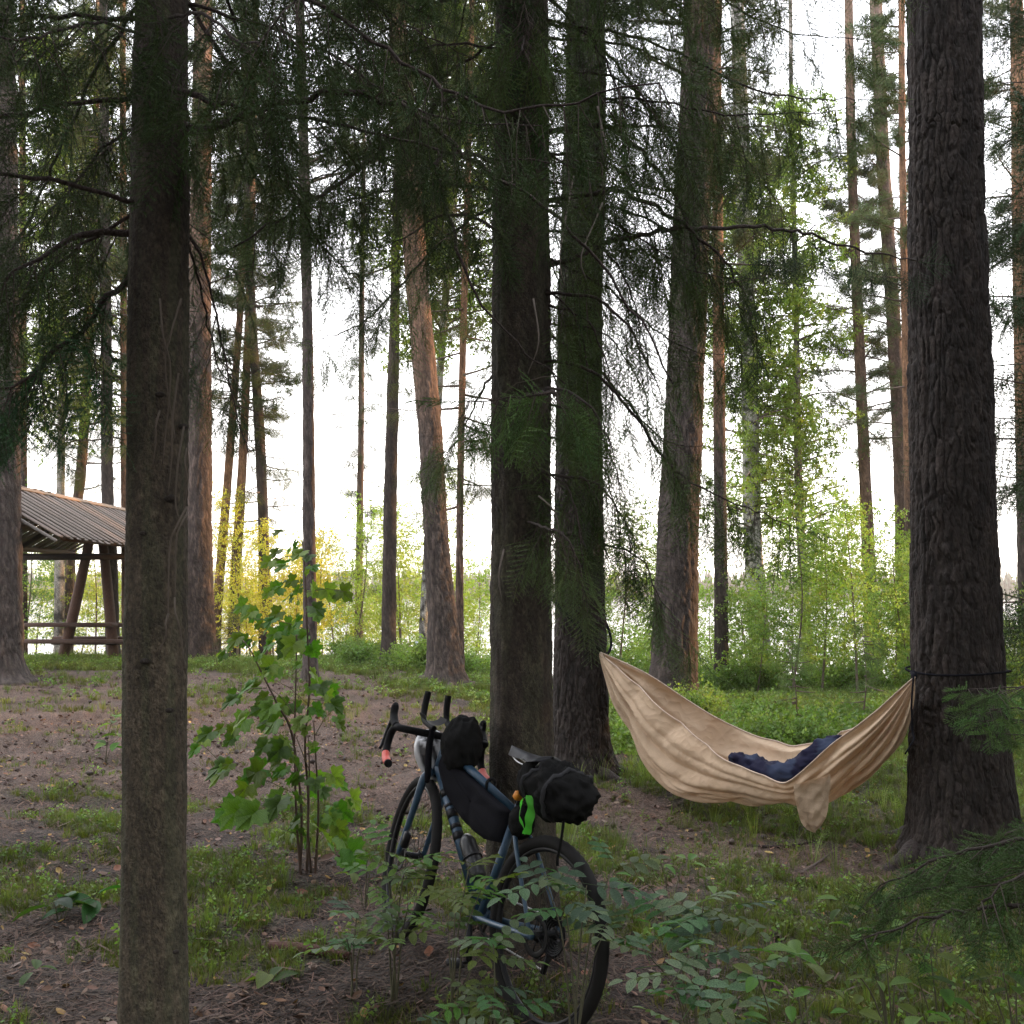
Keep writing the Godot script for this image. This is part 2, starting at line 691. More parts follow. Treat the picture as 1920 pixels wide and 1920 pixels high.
func bark_trunk(kind: String, p: PackedVector3Array, r: PackedFloat32Array, seg: int, step: float, top_fine: float, look: Dictionary) -> ArrayMesh:
	var s := Shape.new()
	var rows := []
	var cols := []
	# fine rings up to the height the picture shows, coarse ones above
	var fine := smooth_path(p, r, step)
	var q: PackedVector3Array = fine[0]
	var w: PackedFloat32Array = fine[1]
	var keep_p := PackedVector3Array()
	var keep_r := PackedFloat32Array()
	var last := -9.0
	for i in q.size():
		if q[i].y < top_fine or q[i].y - last > 0.4 or i == q.size() - 1:
			keep_p.append(q[i])
			keep_r.append(w[i])
			last = q[i].y
	var off: float = look.get("seed", 0.0)
	var plate: float = look.get("plate", 0.06)
	var deep: float = look.get("deep", 0.012)
	var low: Color = look.get("low", Color(0.15, 0.115, 0.095))
	var high: Color = look.get("high", low)
	var turn: float = look.get("turn", 6.0)
	var flare: float = look.get("flare", 0.22)
	var green: float = look.get("green", 0.0)
	for i in keep_p.size():
		var row := PackedVector3Array()
		var cc := PackedColorArray()
		row.resize(seg)
		cc.resize(seg)
		var y := keep_p[i].y
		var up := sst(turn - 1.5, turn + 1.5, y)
		for j in seg:
			var a := TAU * j / seg
			var o := Vector3(cos(a), 0, -sin(a))
			var rr := keep_r[i]
			var at_p := o * rr
			rr *= 1.0 + flare * exp(-maxf(y, 0.0) / 0.22) * (0.55 + 0.75 * nz.get_noise_2d(o.x * 1.3 + off, o.z * 1.3) + 0.35)
			rr *= 1.0 + 0.05 * nz.get_noise_3d(o.x + off, y * 0.9, o.z) + 0.022 * nz.get_noise_3d(o.x * 2.2 + off, y * 4.5, o.z * 2.2)
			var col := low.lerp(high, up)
			var tone := 1.0 + 0.3 * nz.get_noise_3d(at_p.x * 9.0 + off, y * 3.0, at_p.z * 9.0)
			if kind == "birch":
				var band := nz.get_noise_3d(at_p.x * 3.0 + off, y * 7.0, at_p.z * 3.0)
				var rough := 1.0 - sst(0.4, 2.5, y + band)
				var dark := maxf(sst(0.15, 0.4, band), rough * 0.8 * sst(-0.4, 0.2, nz.get_noise_3d(at_p.x * 14.0 + off, y * 5.0, at_p.z * 14.0)))
				col = col.lerp(Color(0.06, 0.05, 0.045), dark)
				rr += deep * 0.5 * band + deep * rough * nz2.get_noise_3d(at_p.x * 20.0, y * 8.0, at_p.z * 20.0)
			else:
				var sx := 1.0 / plate
				var wx := 0.55 * nz.get_noise_3d(at_p.x * 7.0 + off, y * 5.0, at_p.z * 7.0) + 0.10 * nz.get_noise_3d(at_p.x * 19.0 + off, y * 13.0, at_p.z * 19.0)
				var stretch: float = look.get("stretch", 0.26 if kind == "pine" else 0.6)
				var cv := cell.get_noise_3d(at_p.x * sx + wx + off, y * sx * stretch + wx, at_p.z * sx) + 1.0
				tone *= 1.0 + 0.28 * cell_tone.get_noise_3d(at_p.x * sx + wx + off, y * sx * stretch + wx, at_p.z * sx)
				var crack := 1.0 - sst(0.02, 0.42, cv)
				var deep_crack: float = look.get("cross", 0.0)
				if deep_crack > 0.0:
					var cv2 := cell.get_noise_3d(at_p.x * sx * 1.1 + 50.0 - wx, y * sx * 0.42 + wx * 2.0, at_p.z * sx * 1.1) + 1.0
					crack = maxf(1.0 - sst(0.015, 0.24, cv), deep_crack * (1.0 - sst(0.0, 0.16, cv2)))
				var fl := nz2.get_noise_3d(at_p.x * sx * 1.6 + off, y * sx * 0.8, at_p.z * sx * 1.6)
				var d := deep * (1.0 - 0.75 * up) if kind == "pine" else deep
				rr += d * (0.22 * fl - crack)
				tone *= 1.0 + 0.22 * fl
				col = col.lerp(Color(0.035, 0.026, 0.022), crack * (0.75 - 0.4 * up) * (1.0 if kind == "pine" else 0.55))
				if green > 0.0:
					var moss := green * sst(-0.1, 0.5, nz.get_noise_3d(o.x * 1.7 + off, y * 1.1, o.z * 1.7) + 0.25 * fl)
					col = col.lerp(Color(0.10, 0.11, 0.06), moss * 0.8)
			row[j] = keep_p[i] + o * rr
			cc[j] = Color(col.r * tone, col.g * tone, col.b * tone)
		rows.append(row)
		cols.append(cc)
	s.grid(rows, cols, true)
	return s.mesh()


# prof: Vector3(py, px, width in pixels) from the foot upwards. d 0: where the foot meets the ground in the photograph
func tree(called: String, label: String, kind: String, d: float, prof: Array, tall: float, look := {}, group := "") -> Dictionary:
	var foot := hit(prof[0].y, prof[0].x)
	if d <= 0.0:
		d = -foot.z
	var p := PackedVector3Array()
	var r := PackedFloat32Array()
	for k in prof.size():
		var q := at(prof[k].y, prof[k].x, d)
		var wide: float = prof[k].z / FOCAL * d * 0.5
		if k == 0:
			q.y = gh(q.x, q.z)
			p.append(q - Vector3(0, 0.25, 0))
			r.append(wide)
		p.append(q)
		r.append(wide)
	var n := p.size()
	var run := (p[n - 1] - p[n - 3])
	run = run / maxf(run.y, 0.1)
	if p[n - 1].y < tall:
		var e := p[n - 1]
		var g := tall - e.y
		p.append(e + Vector3(run.x * 0.5, 1.0, run.z) * g * 0.5)
		r.append(r[n - 1] * 0.6)
		p.append(e + Vector3(run.x * 0.5, 1.0, run.z) * g)
		r.append(r[n - 1] * 0.08)
	var base := p[1]
	for k in p.size():
		p[k] -= base
	var o := thing(called, label, "tree", base, group)
	var top_fine := minf(tall, 1105.0 / FOCAL * d + 2.0)
	var seg: int = look.get("seg", 28)
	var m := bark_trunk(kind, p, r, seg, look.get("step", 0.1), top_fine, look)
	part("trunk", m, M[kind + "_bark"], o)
	return {"node": o, "base": base, "p": p, "r": r, "twigs": Shape.new(), "xs": [], "tints": PackedColorArray(), "d": d}


# roots that run from the foot of a trunk into the ground
func roots(tr: Dictionary, num: int, long: float, thick: float, col: Color, a0: float) -> void:
	for k in num:
		var a := a0 + TAU * k / num + rnd(-0.35, 0.35)
		var foot: float = tr.r[0]
		var p := PackedVector3Array()
		var r := PackedFloat32Array()
		var l := long * rnd(0.6, 1.2)
		for i in 7:
			var f := i / 6.0
			a += rnd(-0.12, 0.12)
			var q := Vector3(cos(a), 0, -sin(a)) * (foot * 0.7 + l * f)
			var g: Vector3 = q + tr.base
			p.append(Vector3(q.x, gh(g.x, g.z) - tr.base.y + thick * (1.1 * (1.0 - f) * (1.0 - f) - 0.35) - 0.03 * f, q.z))
			r.append(thick * (1.0 - 0.75 * f))
		var sm := smooth_path(p, r, 0.04)
		var rp: PackedVector3Array = sm[0]
		for i in rp.size():
			rp[i] += Vector3(0, 0.012 * nz.get_noise_3d(rp[i].x * 9.0, a * 3.0, rp[i].z * 9.0), 0)
		var s := Shape.new()
		s.tube(rp, sm[1], 10, col)
		part("root", s.mesh(), M.pine_bark, tr.node)


func stem_at(tr: Dictionary, y: float) -> Vector3:
	var p: PackedVector3Array = tr.p
	for k in p.size() - 1:
		if y <= p[k + 1].y:
			return p[k].lerp(p[k + 1], clampf((y - p[k].y) / maxf(p[k + 1].y - p[k].y, 0.01), 0, 1))
	return p[p.size() - 1]


func leafy(tr: Dictionary, p: Vector3, dir: Vector3, s: float, col: Color, vary := 0.3) -> void:
	tr.xs.append(Transform3D(along(dir, rnd(0, TAU), s), p))
	tr.tints.append(tint(col, vary))


# a hanging or spreading shoot that carries sprays, from p along d, sagging with droop
func shoot(tr: Dictionary, p: Vector3, d: Vector3, long: float, droop: float, size: float, col: Color, gap := 0.11) -> void:
	var k := maxi(1, int(long / gap))
	var path := PackedVector3Array([p])
	var r := PackedFloat32Array([0.0018 * size + 0.0008])
	var dd := d
	for i in k:
		var f := float(i + 1) / k
		dd = d.lerp(DOWN, clampf(droop * pow(f, 0.6), 0, 0.97)).normalized()
		p += dd * long / k
		path.append(p)
		r.append(lerpf(0.0018 * size + 0.0008, 0.0008, f))
		leafy(tr, p - dd * 0.1 * size, (dd + rvec() * 0.33).normalized(), size * rnd(0.65, 1.1), col)
	if path.size() > 1:
		tr.twigs.tube(path, r, 3, Color(0.055, 0.042, 0.034), false)


# one bough through points of the wood; opt: size, droop, side, from, gap, col, bare
func bough(tr: Dictionary, through: Array, r0: float, opt := {}) -> void:
	var p := PackedVector3Array()
	var r := PackedFloat32Array()
	for k in through.size():
		p.append(through[k] - tr.base)
	if tr.has("d") and not opt.get("free", false):
		p[0] = stem_at(tr, p[0].y)
	for k in through.size():
		r.append(lerpf(r0, r0 * 0.25, float(k) / (through.size() - 1)))
	var sm := smooth_path(p, r, 0.06)
	var q: PackedVector3Array = sm[0]
	var w: PackedFloat32Array = sm[1]
	for k in range(1, q.size() - 1):
		q[k] += rvec() * minf(0.012, r0)
	var s := Shape.new()
	s.tube(q, w, 7, opt.get("bark", Color(0.085, 0.062, 0.052)))
	part("branch", s.mesh(), M.spruce_bark, tr.node)
	var size: float = opt.get("size", 0.8)
	var droop: float = opt.get("droop", 0.8)
	var side_l: float = opt.get("side", 0.35)
	var from: float = opt.get("from", 0.2)
	var every: int = opt.get("every", 1)
	var col: Color = opt.get("col", Color(0.035, 0.062, 0.026))
	if opt.get("bare", false):
		for k in range(3, q.size(), maxi(2, every)):
			if rng.randf() < opt.get("thin", 0.5):
				bare_twig(tr, q[k], rnd(0.1, 0.4))
		return
	for k in range(int(from * q.size()), q.size(), every):
		var t := (q[mini(k + 1, q.size() - 1)] - q[k - 1]).normalized() if k > 0 else (q[1] - q[0]).normalized()
		var sd := t.cross(Vector3.UP).normalized()
		var f := float(k) / q.size()
		for g in [-1.0, 1.0]:
			if rng.randf() < 0.85:
				shoot(tr, q[k], (sd * g * rnd(0.5, 1.0) + t * rnd(0.2, 0.7) + Vector3(0, rnd(-0.3, 0.15), 0)).normalized(), side_l * (1.05 - 0.7 * f) * rnd(0.5, 1.25) + 0.05, droop, size * rnd(0.75, 1.1), col)
	leafy(tr, q[q.size() - 1], q[q.size() - 1] - q[q.size() - 3], size, col)


func bare_twig(tr: Dictionary, p: Vector3, long: float, d := Vector3.ZERO, col := Color(0.11, 0.085, 0.07)) -> void:
	if d == Vector3.ZERO:
		d = (rvec() + DOWN * 0.5).normalized()
	var path := PackedVector3Array([p])
	var r := PackedFloat32Array([0.003])
	for i in 5:
		d = (d + rvec() * 0.25 + DOWN * 0.2).normalized()
		p += d * long / 5
		path.append(p)
		r.append(0.003 - 0.0004 * (i + 1))
	tr.twigs.tube(path, r, 4, col, false)


# whorls of drooping spruce boughs between two heights
func spruce_crown(tr: Dictionary, h0: float, h1: float, gap: float, per: int, l0: float, l1: float, opt := {}) -> void:
	var y := h0
	var a0 := rnd(0, TAU)
	while y < h1:
		var f := (y - h0) / (h1 - h0)
		for k in per:
			var a := a0 + TAU * k / per + rnd(-0.4, 0.4)
			var long := lerpf(l0, l1, f) * rnd(0.7, 1.15)
			var o := Vector3(cos(a), 0, -sin(a))
			var b: Vector3 = stem_at(tr, y + rnd(-0.1, 0.1)) + tr.base
			if o.z > 0.35 and b.y < opt.get("open", 0.0):
				continue
			if o.x * opt.get("lean", 0.0) > 0.2 and b.y < opt.get("thin_below", 0.0) and rng.randf() < 0.42:
				continue
			if opt.get("clear", true) and (b + o * long * 0.8).distance_to(Vector3(0, b.y, 0)) < 2.3 and b.y < 6.5:
				long *= 0.35
			var rise := rnd(-0.35, 0.05)
			var p1 := b + o * long * 0.35 + Vector3(0, rise * long * 0.5, 0)
			var p2 := b + o * long * 0.7 + Vector3(0, rise * long - 0.1 * long, 0)
			var p3 := b + o * long + Vector3(0, rise * long - 0.12 * long, 0)
			bough(tr, [b, p1, p2, p3], clampf(long * 0.0055, 0.003, 0.009), opt)
		a0 += 0.7
		y += gap * rnd(0.8, 1.2)


# a far crown of simple limbs: sort is spruce, pine or leaf
func far_crown(tr: Dictionary, sort: String, h0: float, h1: float, num: int, l0: float, l1: float, size: float, col: Color, dens := 1.0) -> void:
	for k in num:
		var f := pow((k + rng.randf()) / num, 0.9)
		var y := lerpf(h0, h1, f)
		var a := rnd(0, TAU)
		var o := Vector3(cos(a), 0, -sin(a))
		var long := lerpf(l0, l1, f) * rnd(0.6, 1.2)
		var b := stem_at(tr, y)
		var rise := rnd(-0.35, 0.0) if sort == "spruce" else rnd(-0.15, 0.5) if sort == "pine" else rnd(0.2, 0.8)
		var path := PackedVector3Array([b])
		var r := PackedFloat32Array([0.012 * long + 0.006])
		var d := (o + Vector3(0, rise, 0)).normalized()
		var p := b
		var q := 7
		for i in q:
			var g := float(i + 1) / q
			d = (d + Vector3(rnd(-0.2, 0.2), (-0.10 if sort == "leaf" else 0.04 if sort == "spruce" else rnd(-0.12, 0.1)), rnd(-0.2, 0.2))).normalized()
			p += d * long / q
			path.append(p)
			r.append(lerpf(0.012 * long + 0.006, 0.004, g))
			if sort == "spruce":
				if g > 0.2:
					for e in int(4 * dens + rng.randf()):
						var sd := d.cross(Vector3.UP).normalized() * (1.0 if e % 2 else -1.0)
						var hang := (sd * rnd(0.3, 1.0) + d * 0.5 + DOWN * rnd(0.2, 1.2)).normalized()
						leafy(tr, p + rvec() * 0.06, hang, size * rnd(0.7, 1.3), col)
			elif sort == "pine":
				if g > 0.3:
					for e in int(9 * dens + rng.randf()):
						leafy(tr, p + rvec() * rnd(0.05, 0.4) * minf(long, 1.6) * 0.45, (rvec() + Vector3(0, 0.7, 0)).normalized(), size * rnd(0.7, 1.3), col)
			else:
				if g > 0.15:
					var hang := rnd(0.2, 0.9) * minf(long, 1.2)
					for e in int(6 * dens + rng.randf()):
						leafy(tr, p + rvec() * 0.14 + DOWN * rng.randf() * hang, (DOWN + rvec() * 0.9).normalized(), size * rnd(0.7, 1.3), col)
		tr.twigs.tube(path, r, 5, Color(0.12, 0.085, 0.07), false)


func finish(tr: Dictionary, mesh: Mesh, mat: Material, foliage := "needles") -> void:
	if tr.twigs.v.size():
		part("twigs", tr.twigs.mesh(), M.twig, tr.node).set_meta("kind", "stuff")
	if tr.xs.size():
		scatter(foliage, mesh, mat, tr.xs, tr.tints, tr.node)


# ---------- the setting
func make_land() -> void:
	var s := Shape.new()
	var rows := []
	var cols := []
	var ds := PackedFloat32Array()
	var d := -12.0
	while d < 2.5:
		ds.append(d)
		d += 0.3
	while d < 9.0:
		ds.append(d)
		d += 0.022 + 0.012 * maxf(d - 4.0, 0.0) * 0.5
	while d < 60.0:
		ds.append(d)
		d *= 1.012
	while d < 3000.0:
		ds.append(d)
		d *= 1.09
	var num := 330
	var soil := Color(0.066, 0.040, 0.027)
	var dust := Color(0.255, 0.163, 0.122)
	var moss := Color(0.115, 0.12, 0.045)
	for k in ds.size():
		var dd := ds[k]
		var half := maxf(7.0, absf(dd) * 0.62 + 3.0) * (1.0 if dd < 60.0 else 2.2)
		var row := PackedVector3Array()
		var cc := PackedColorArray()
		row.resize(num)
		cc.resize(num)
		for j in num:
			var u := 2.0 * j / (num - 1) - 1.0
			var x := half * (u * 0.75 + 0.25 * u * u * u)
			var y := gh(x, -dd)
			var col := soil
			if dd > 0.0 and dd < 60.0:
				var p := path_mask(x, dd)
				var g := green_mask(x, dd)
				var w := nz2.get_noise_2d(x * 7.0, dd * 7.0)
				y += 0.014 * w * (1.0 - p * 0.6) + 0.012 * g * nz2.get_noise_2d(x * 14.0, dd * 14.0)
				col = soil.lerp(dust, p * (0.8 + 0.3 * w)).lerp(moss, g * 0.8)
				col *= 1.0 + 0.3 * w + 0.28 * nz.get_noise_2d(x * 1.1 + 31.0, dd * 1.6)
			elif dd >= 60.0:
				col = Color(0.05, 0.06, 0.03)
			row[j] = Vector3(x, y, -dd)
			cc[j] = col
		rows.append(row)
		cols.append(cc)
	s.grid(rows, cols, true if false else false)
	setting("ground", s.mesh(), M.soil)
	var w := Shape.new()
	var wr := []
	var wc := []
	for q in [30.0, 60.0, 120.0, 240.0, 660.0]:
		var row := PackedVector3Array()
		var cc := PackedColorArray()
		for j in 9:
			row.append(Vector3((j - 4.0) * 190.0, LAKE, -q))
			cc.append(Color.WHITE)
		wr.append(row)
		wc.append(cc)
	w.grid(wr, wc, false)
	setting("lake", w.mesh(), M.water)
	# the wooded far shore, one mass at this distance
	var f := Shape.new()
	for q in 5:
		f.rod(Vector3(0, q * 1.5, 0), Vector3(0, q * 1.5 + 3.2, 0), 2.0 - q * 0.36, 0.1, 7, Color.WHITE)
	var xs := []
	var tints := PackedColorArray()
	for k in 2600:
		var z := -rnd(575, 640)
		var x := rnd(-560, 560)
		var sz := rnd(0.8, 1.5)
		xs.append(Transform3D(Basis(Vector3.UP, rnd(0, 6)) * Basis.from_scale(Vector3(sz * rnd(0.8, 1.6), sz, sz)), Vector3(x, gh(x, z) - 0.5, z)))
		tints.append(tint(Color(0.045, 0.06, 0.035), 0.3))
	var o := scatter("far_shore_forest", f.mesh(), M.litter, xs, tints, self)
	o.set_meta("label", "hazy wooded shore on the other side of the lake")
	o.set_meta("category", "forest")


func floor_point(near: float, far: float) -> Vector3:
	# even over the ground seen, a little denser nearer
	var d := sqrt(lerpf(near * near, far * far, pow(rng.randf(), 1.25)))
	var half := d * 0.6 + 0.9
	var x := rnd(-half, half)
	return Vector3(x, gh(x, -d), -d)


func make_floor_cover() -> void:
	var xs := []
	var tints := PackedColorArray()
	# fallen leaves
	var hues := [Color(0.18, 0.105, 0.07), Color(0.14, 0.075, 0.045), Color(0.21, 0.145, 0.11), Color(0.13, 0.08, 0.055), Color(0.15, 0.085, 0.055), Color(0.32, 0.20, 0.06), Color(0.10, 0.06, 0.042), Color(0.20, 0.09, 0.05)]
	for half in 2:
		xs = []
		tints = PackedColorArray()
		while xs.size() < 4500:
			var p := floor_point(3.4, 13.0)
			if rng.randf() < 0.5 * green_mask(p.x, -p.z):
				continue
			var b := Basis(Vector3.UP, rnd(0, TAU)) * Basis(Vector3(1, 0, 0), rnd(-0.6, 0.6)) * Basis(Vector3(0, 0, 1), rnd(-0.6, 0.6))
			var k := rnd(0.018, 0.05) * (1.5 if rng.randf() < 0.08 else 1.0)
			xs.append(Transform3D(b * Basis.from_scale(Vector3(k, k, k)), p + Vector3(0, 0.012, 0)))
			tints.append(tint(hues[rng.randi() % hues.size()], 0.35))
		var o := scatter("fallen_leaves", S.dead_a if half == 0 else S.dead_b, M.litter, xs, tints, self)
		tag(o, "brown and yellow fallen leaves strewn over the forest floor", "leaves", "fallen leaves on the forest floor")
	xs = []
	tints = PackedColorArray()
	while xs.size() < 18000:
		var p := floor_point(3.2, 19.0)
		if rng.randf() < 0.7 * green_mask(p.x, -p.z):
			continue
		xs.append(Transform3D(Basis(Vector3.UP, rnd(0, TAU)) * Basis.from_scale(Vector3.ONE * rnd(0.7, 1.6)), p + Vector3(0, 0.004, 0)))
		tints.append(tint(Color(0.105, 0.06, 0.04), 0.4))
	tag(scatter("needle_litter", S.bits, M.litter, xs, tints, self), "brown needles, twigs and bark chips littering the path", "litter")
	xs = []
	tints = PackedColorArray()
	while xs.size() < 850:
		var p := floor_point(5.5, 19.0)
		if rng.randf() > path_mask(p.x, -p.z):
			continue
		xs.append(Transform3D(along(Vector3(rnd(-1, 1), rnd(-0.1, 0.3), rnd(-1, 1)), 0, rnd(0.8, 1.4)), p + Vector3(0, 0.012, 0)))
		tints.append(tint(Color(0.07, 0.045, 0.035), 0.4))
	tag(scatter("pine_cone_litter", S.cone, M.litter, xs, tints, self), "small dark pine cones strewn over the brown path", "litter")
	# moss, grass and low leafy growth
	var moss := []
	var moss_t := PackedColorArray()
	var tall := []
	var tall_t := PackedColorArray()
	var sprig := []
	var sprig_t := PackedColorArray()
	var short := []
	var short_t := PackedColorArray()
	for k in 175000:
		var p := floor_point(3.2, 27.0)
		var d := -p.z
		var g := green_mask(p.x, d)
		if rng.randf() > g:
			continue
		var tone := 1.0 + 0.4 * nz.get_noise_2d(p.x * 1.5, d * 1.5)
		var green := Color(0.16, 0.20, 0.065) * tone
		var pick := rng.randf()
		var up := Basis(Vector3.UP, rnd(0, TAU)) * Basis(Vector3(1, 0, 0), rnd(-0.2, 0.2))
		var far := sst(9.0, 17.0, d)
		if pick < 0.52:
			moss.append(Transform3D(up * Basis.from_scale(Vector3.ONE * rnd(0.7, 1.6) * (1.0 + far)), p))
			moss_t.append(tint(Color(0.15, 0.16, 0.06) * tone, 0.35))
		elif pick < 0.80:
			short.append(Transform3D(up * Basis.from_scale(Vector3.ONE * rnd(0.3, 0.9) * (1.0 + far * 0.8)), p))
			short_t.append(tint(green, 0.35))
		elif pick < 0.95:
			sprig.append(Transform3D(up * Basis.from_scale(Vector3.ONE * rnd(0.5, 1.3) * (1.0 + far)), p))
			sprig_t.append(tint(Color(0.18, 0.26, 0.08) * tone, 0.35))
		elif (p.x > 0.2 and d > 6.5) or d > 17.5:
			tall.append(Transform3D(up * Basis.from_scale(Vector3.ONE * rnd(0.3, 0.8)), p))
			tall_t.append(tint(Color(0.20, 0.25, 0.085) * tone, 0.35))
	tag(scatter("moss", S.moss, M.leaf, moss, moss_t, self), "olive green moss cushioning the forest floor", "moss")
	tag(scatter("grass", S.grass, M.leaf, short, short_t, self), "short thin grass growing through the moss", "grass")
	tag(scatter("ground_cover_foliage", S.sprig, M.leaf, sprig, sprig_t, self), "small leafy sprigs scattered over the moss", "ground cover")
	tag(scatter("tall_grass", S.grass_tall, M.leaf, tall, tall_t, self), "taller pale grass beyond the hammock and the path", "grass")


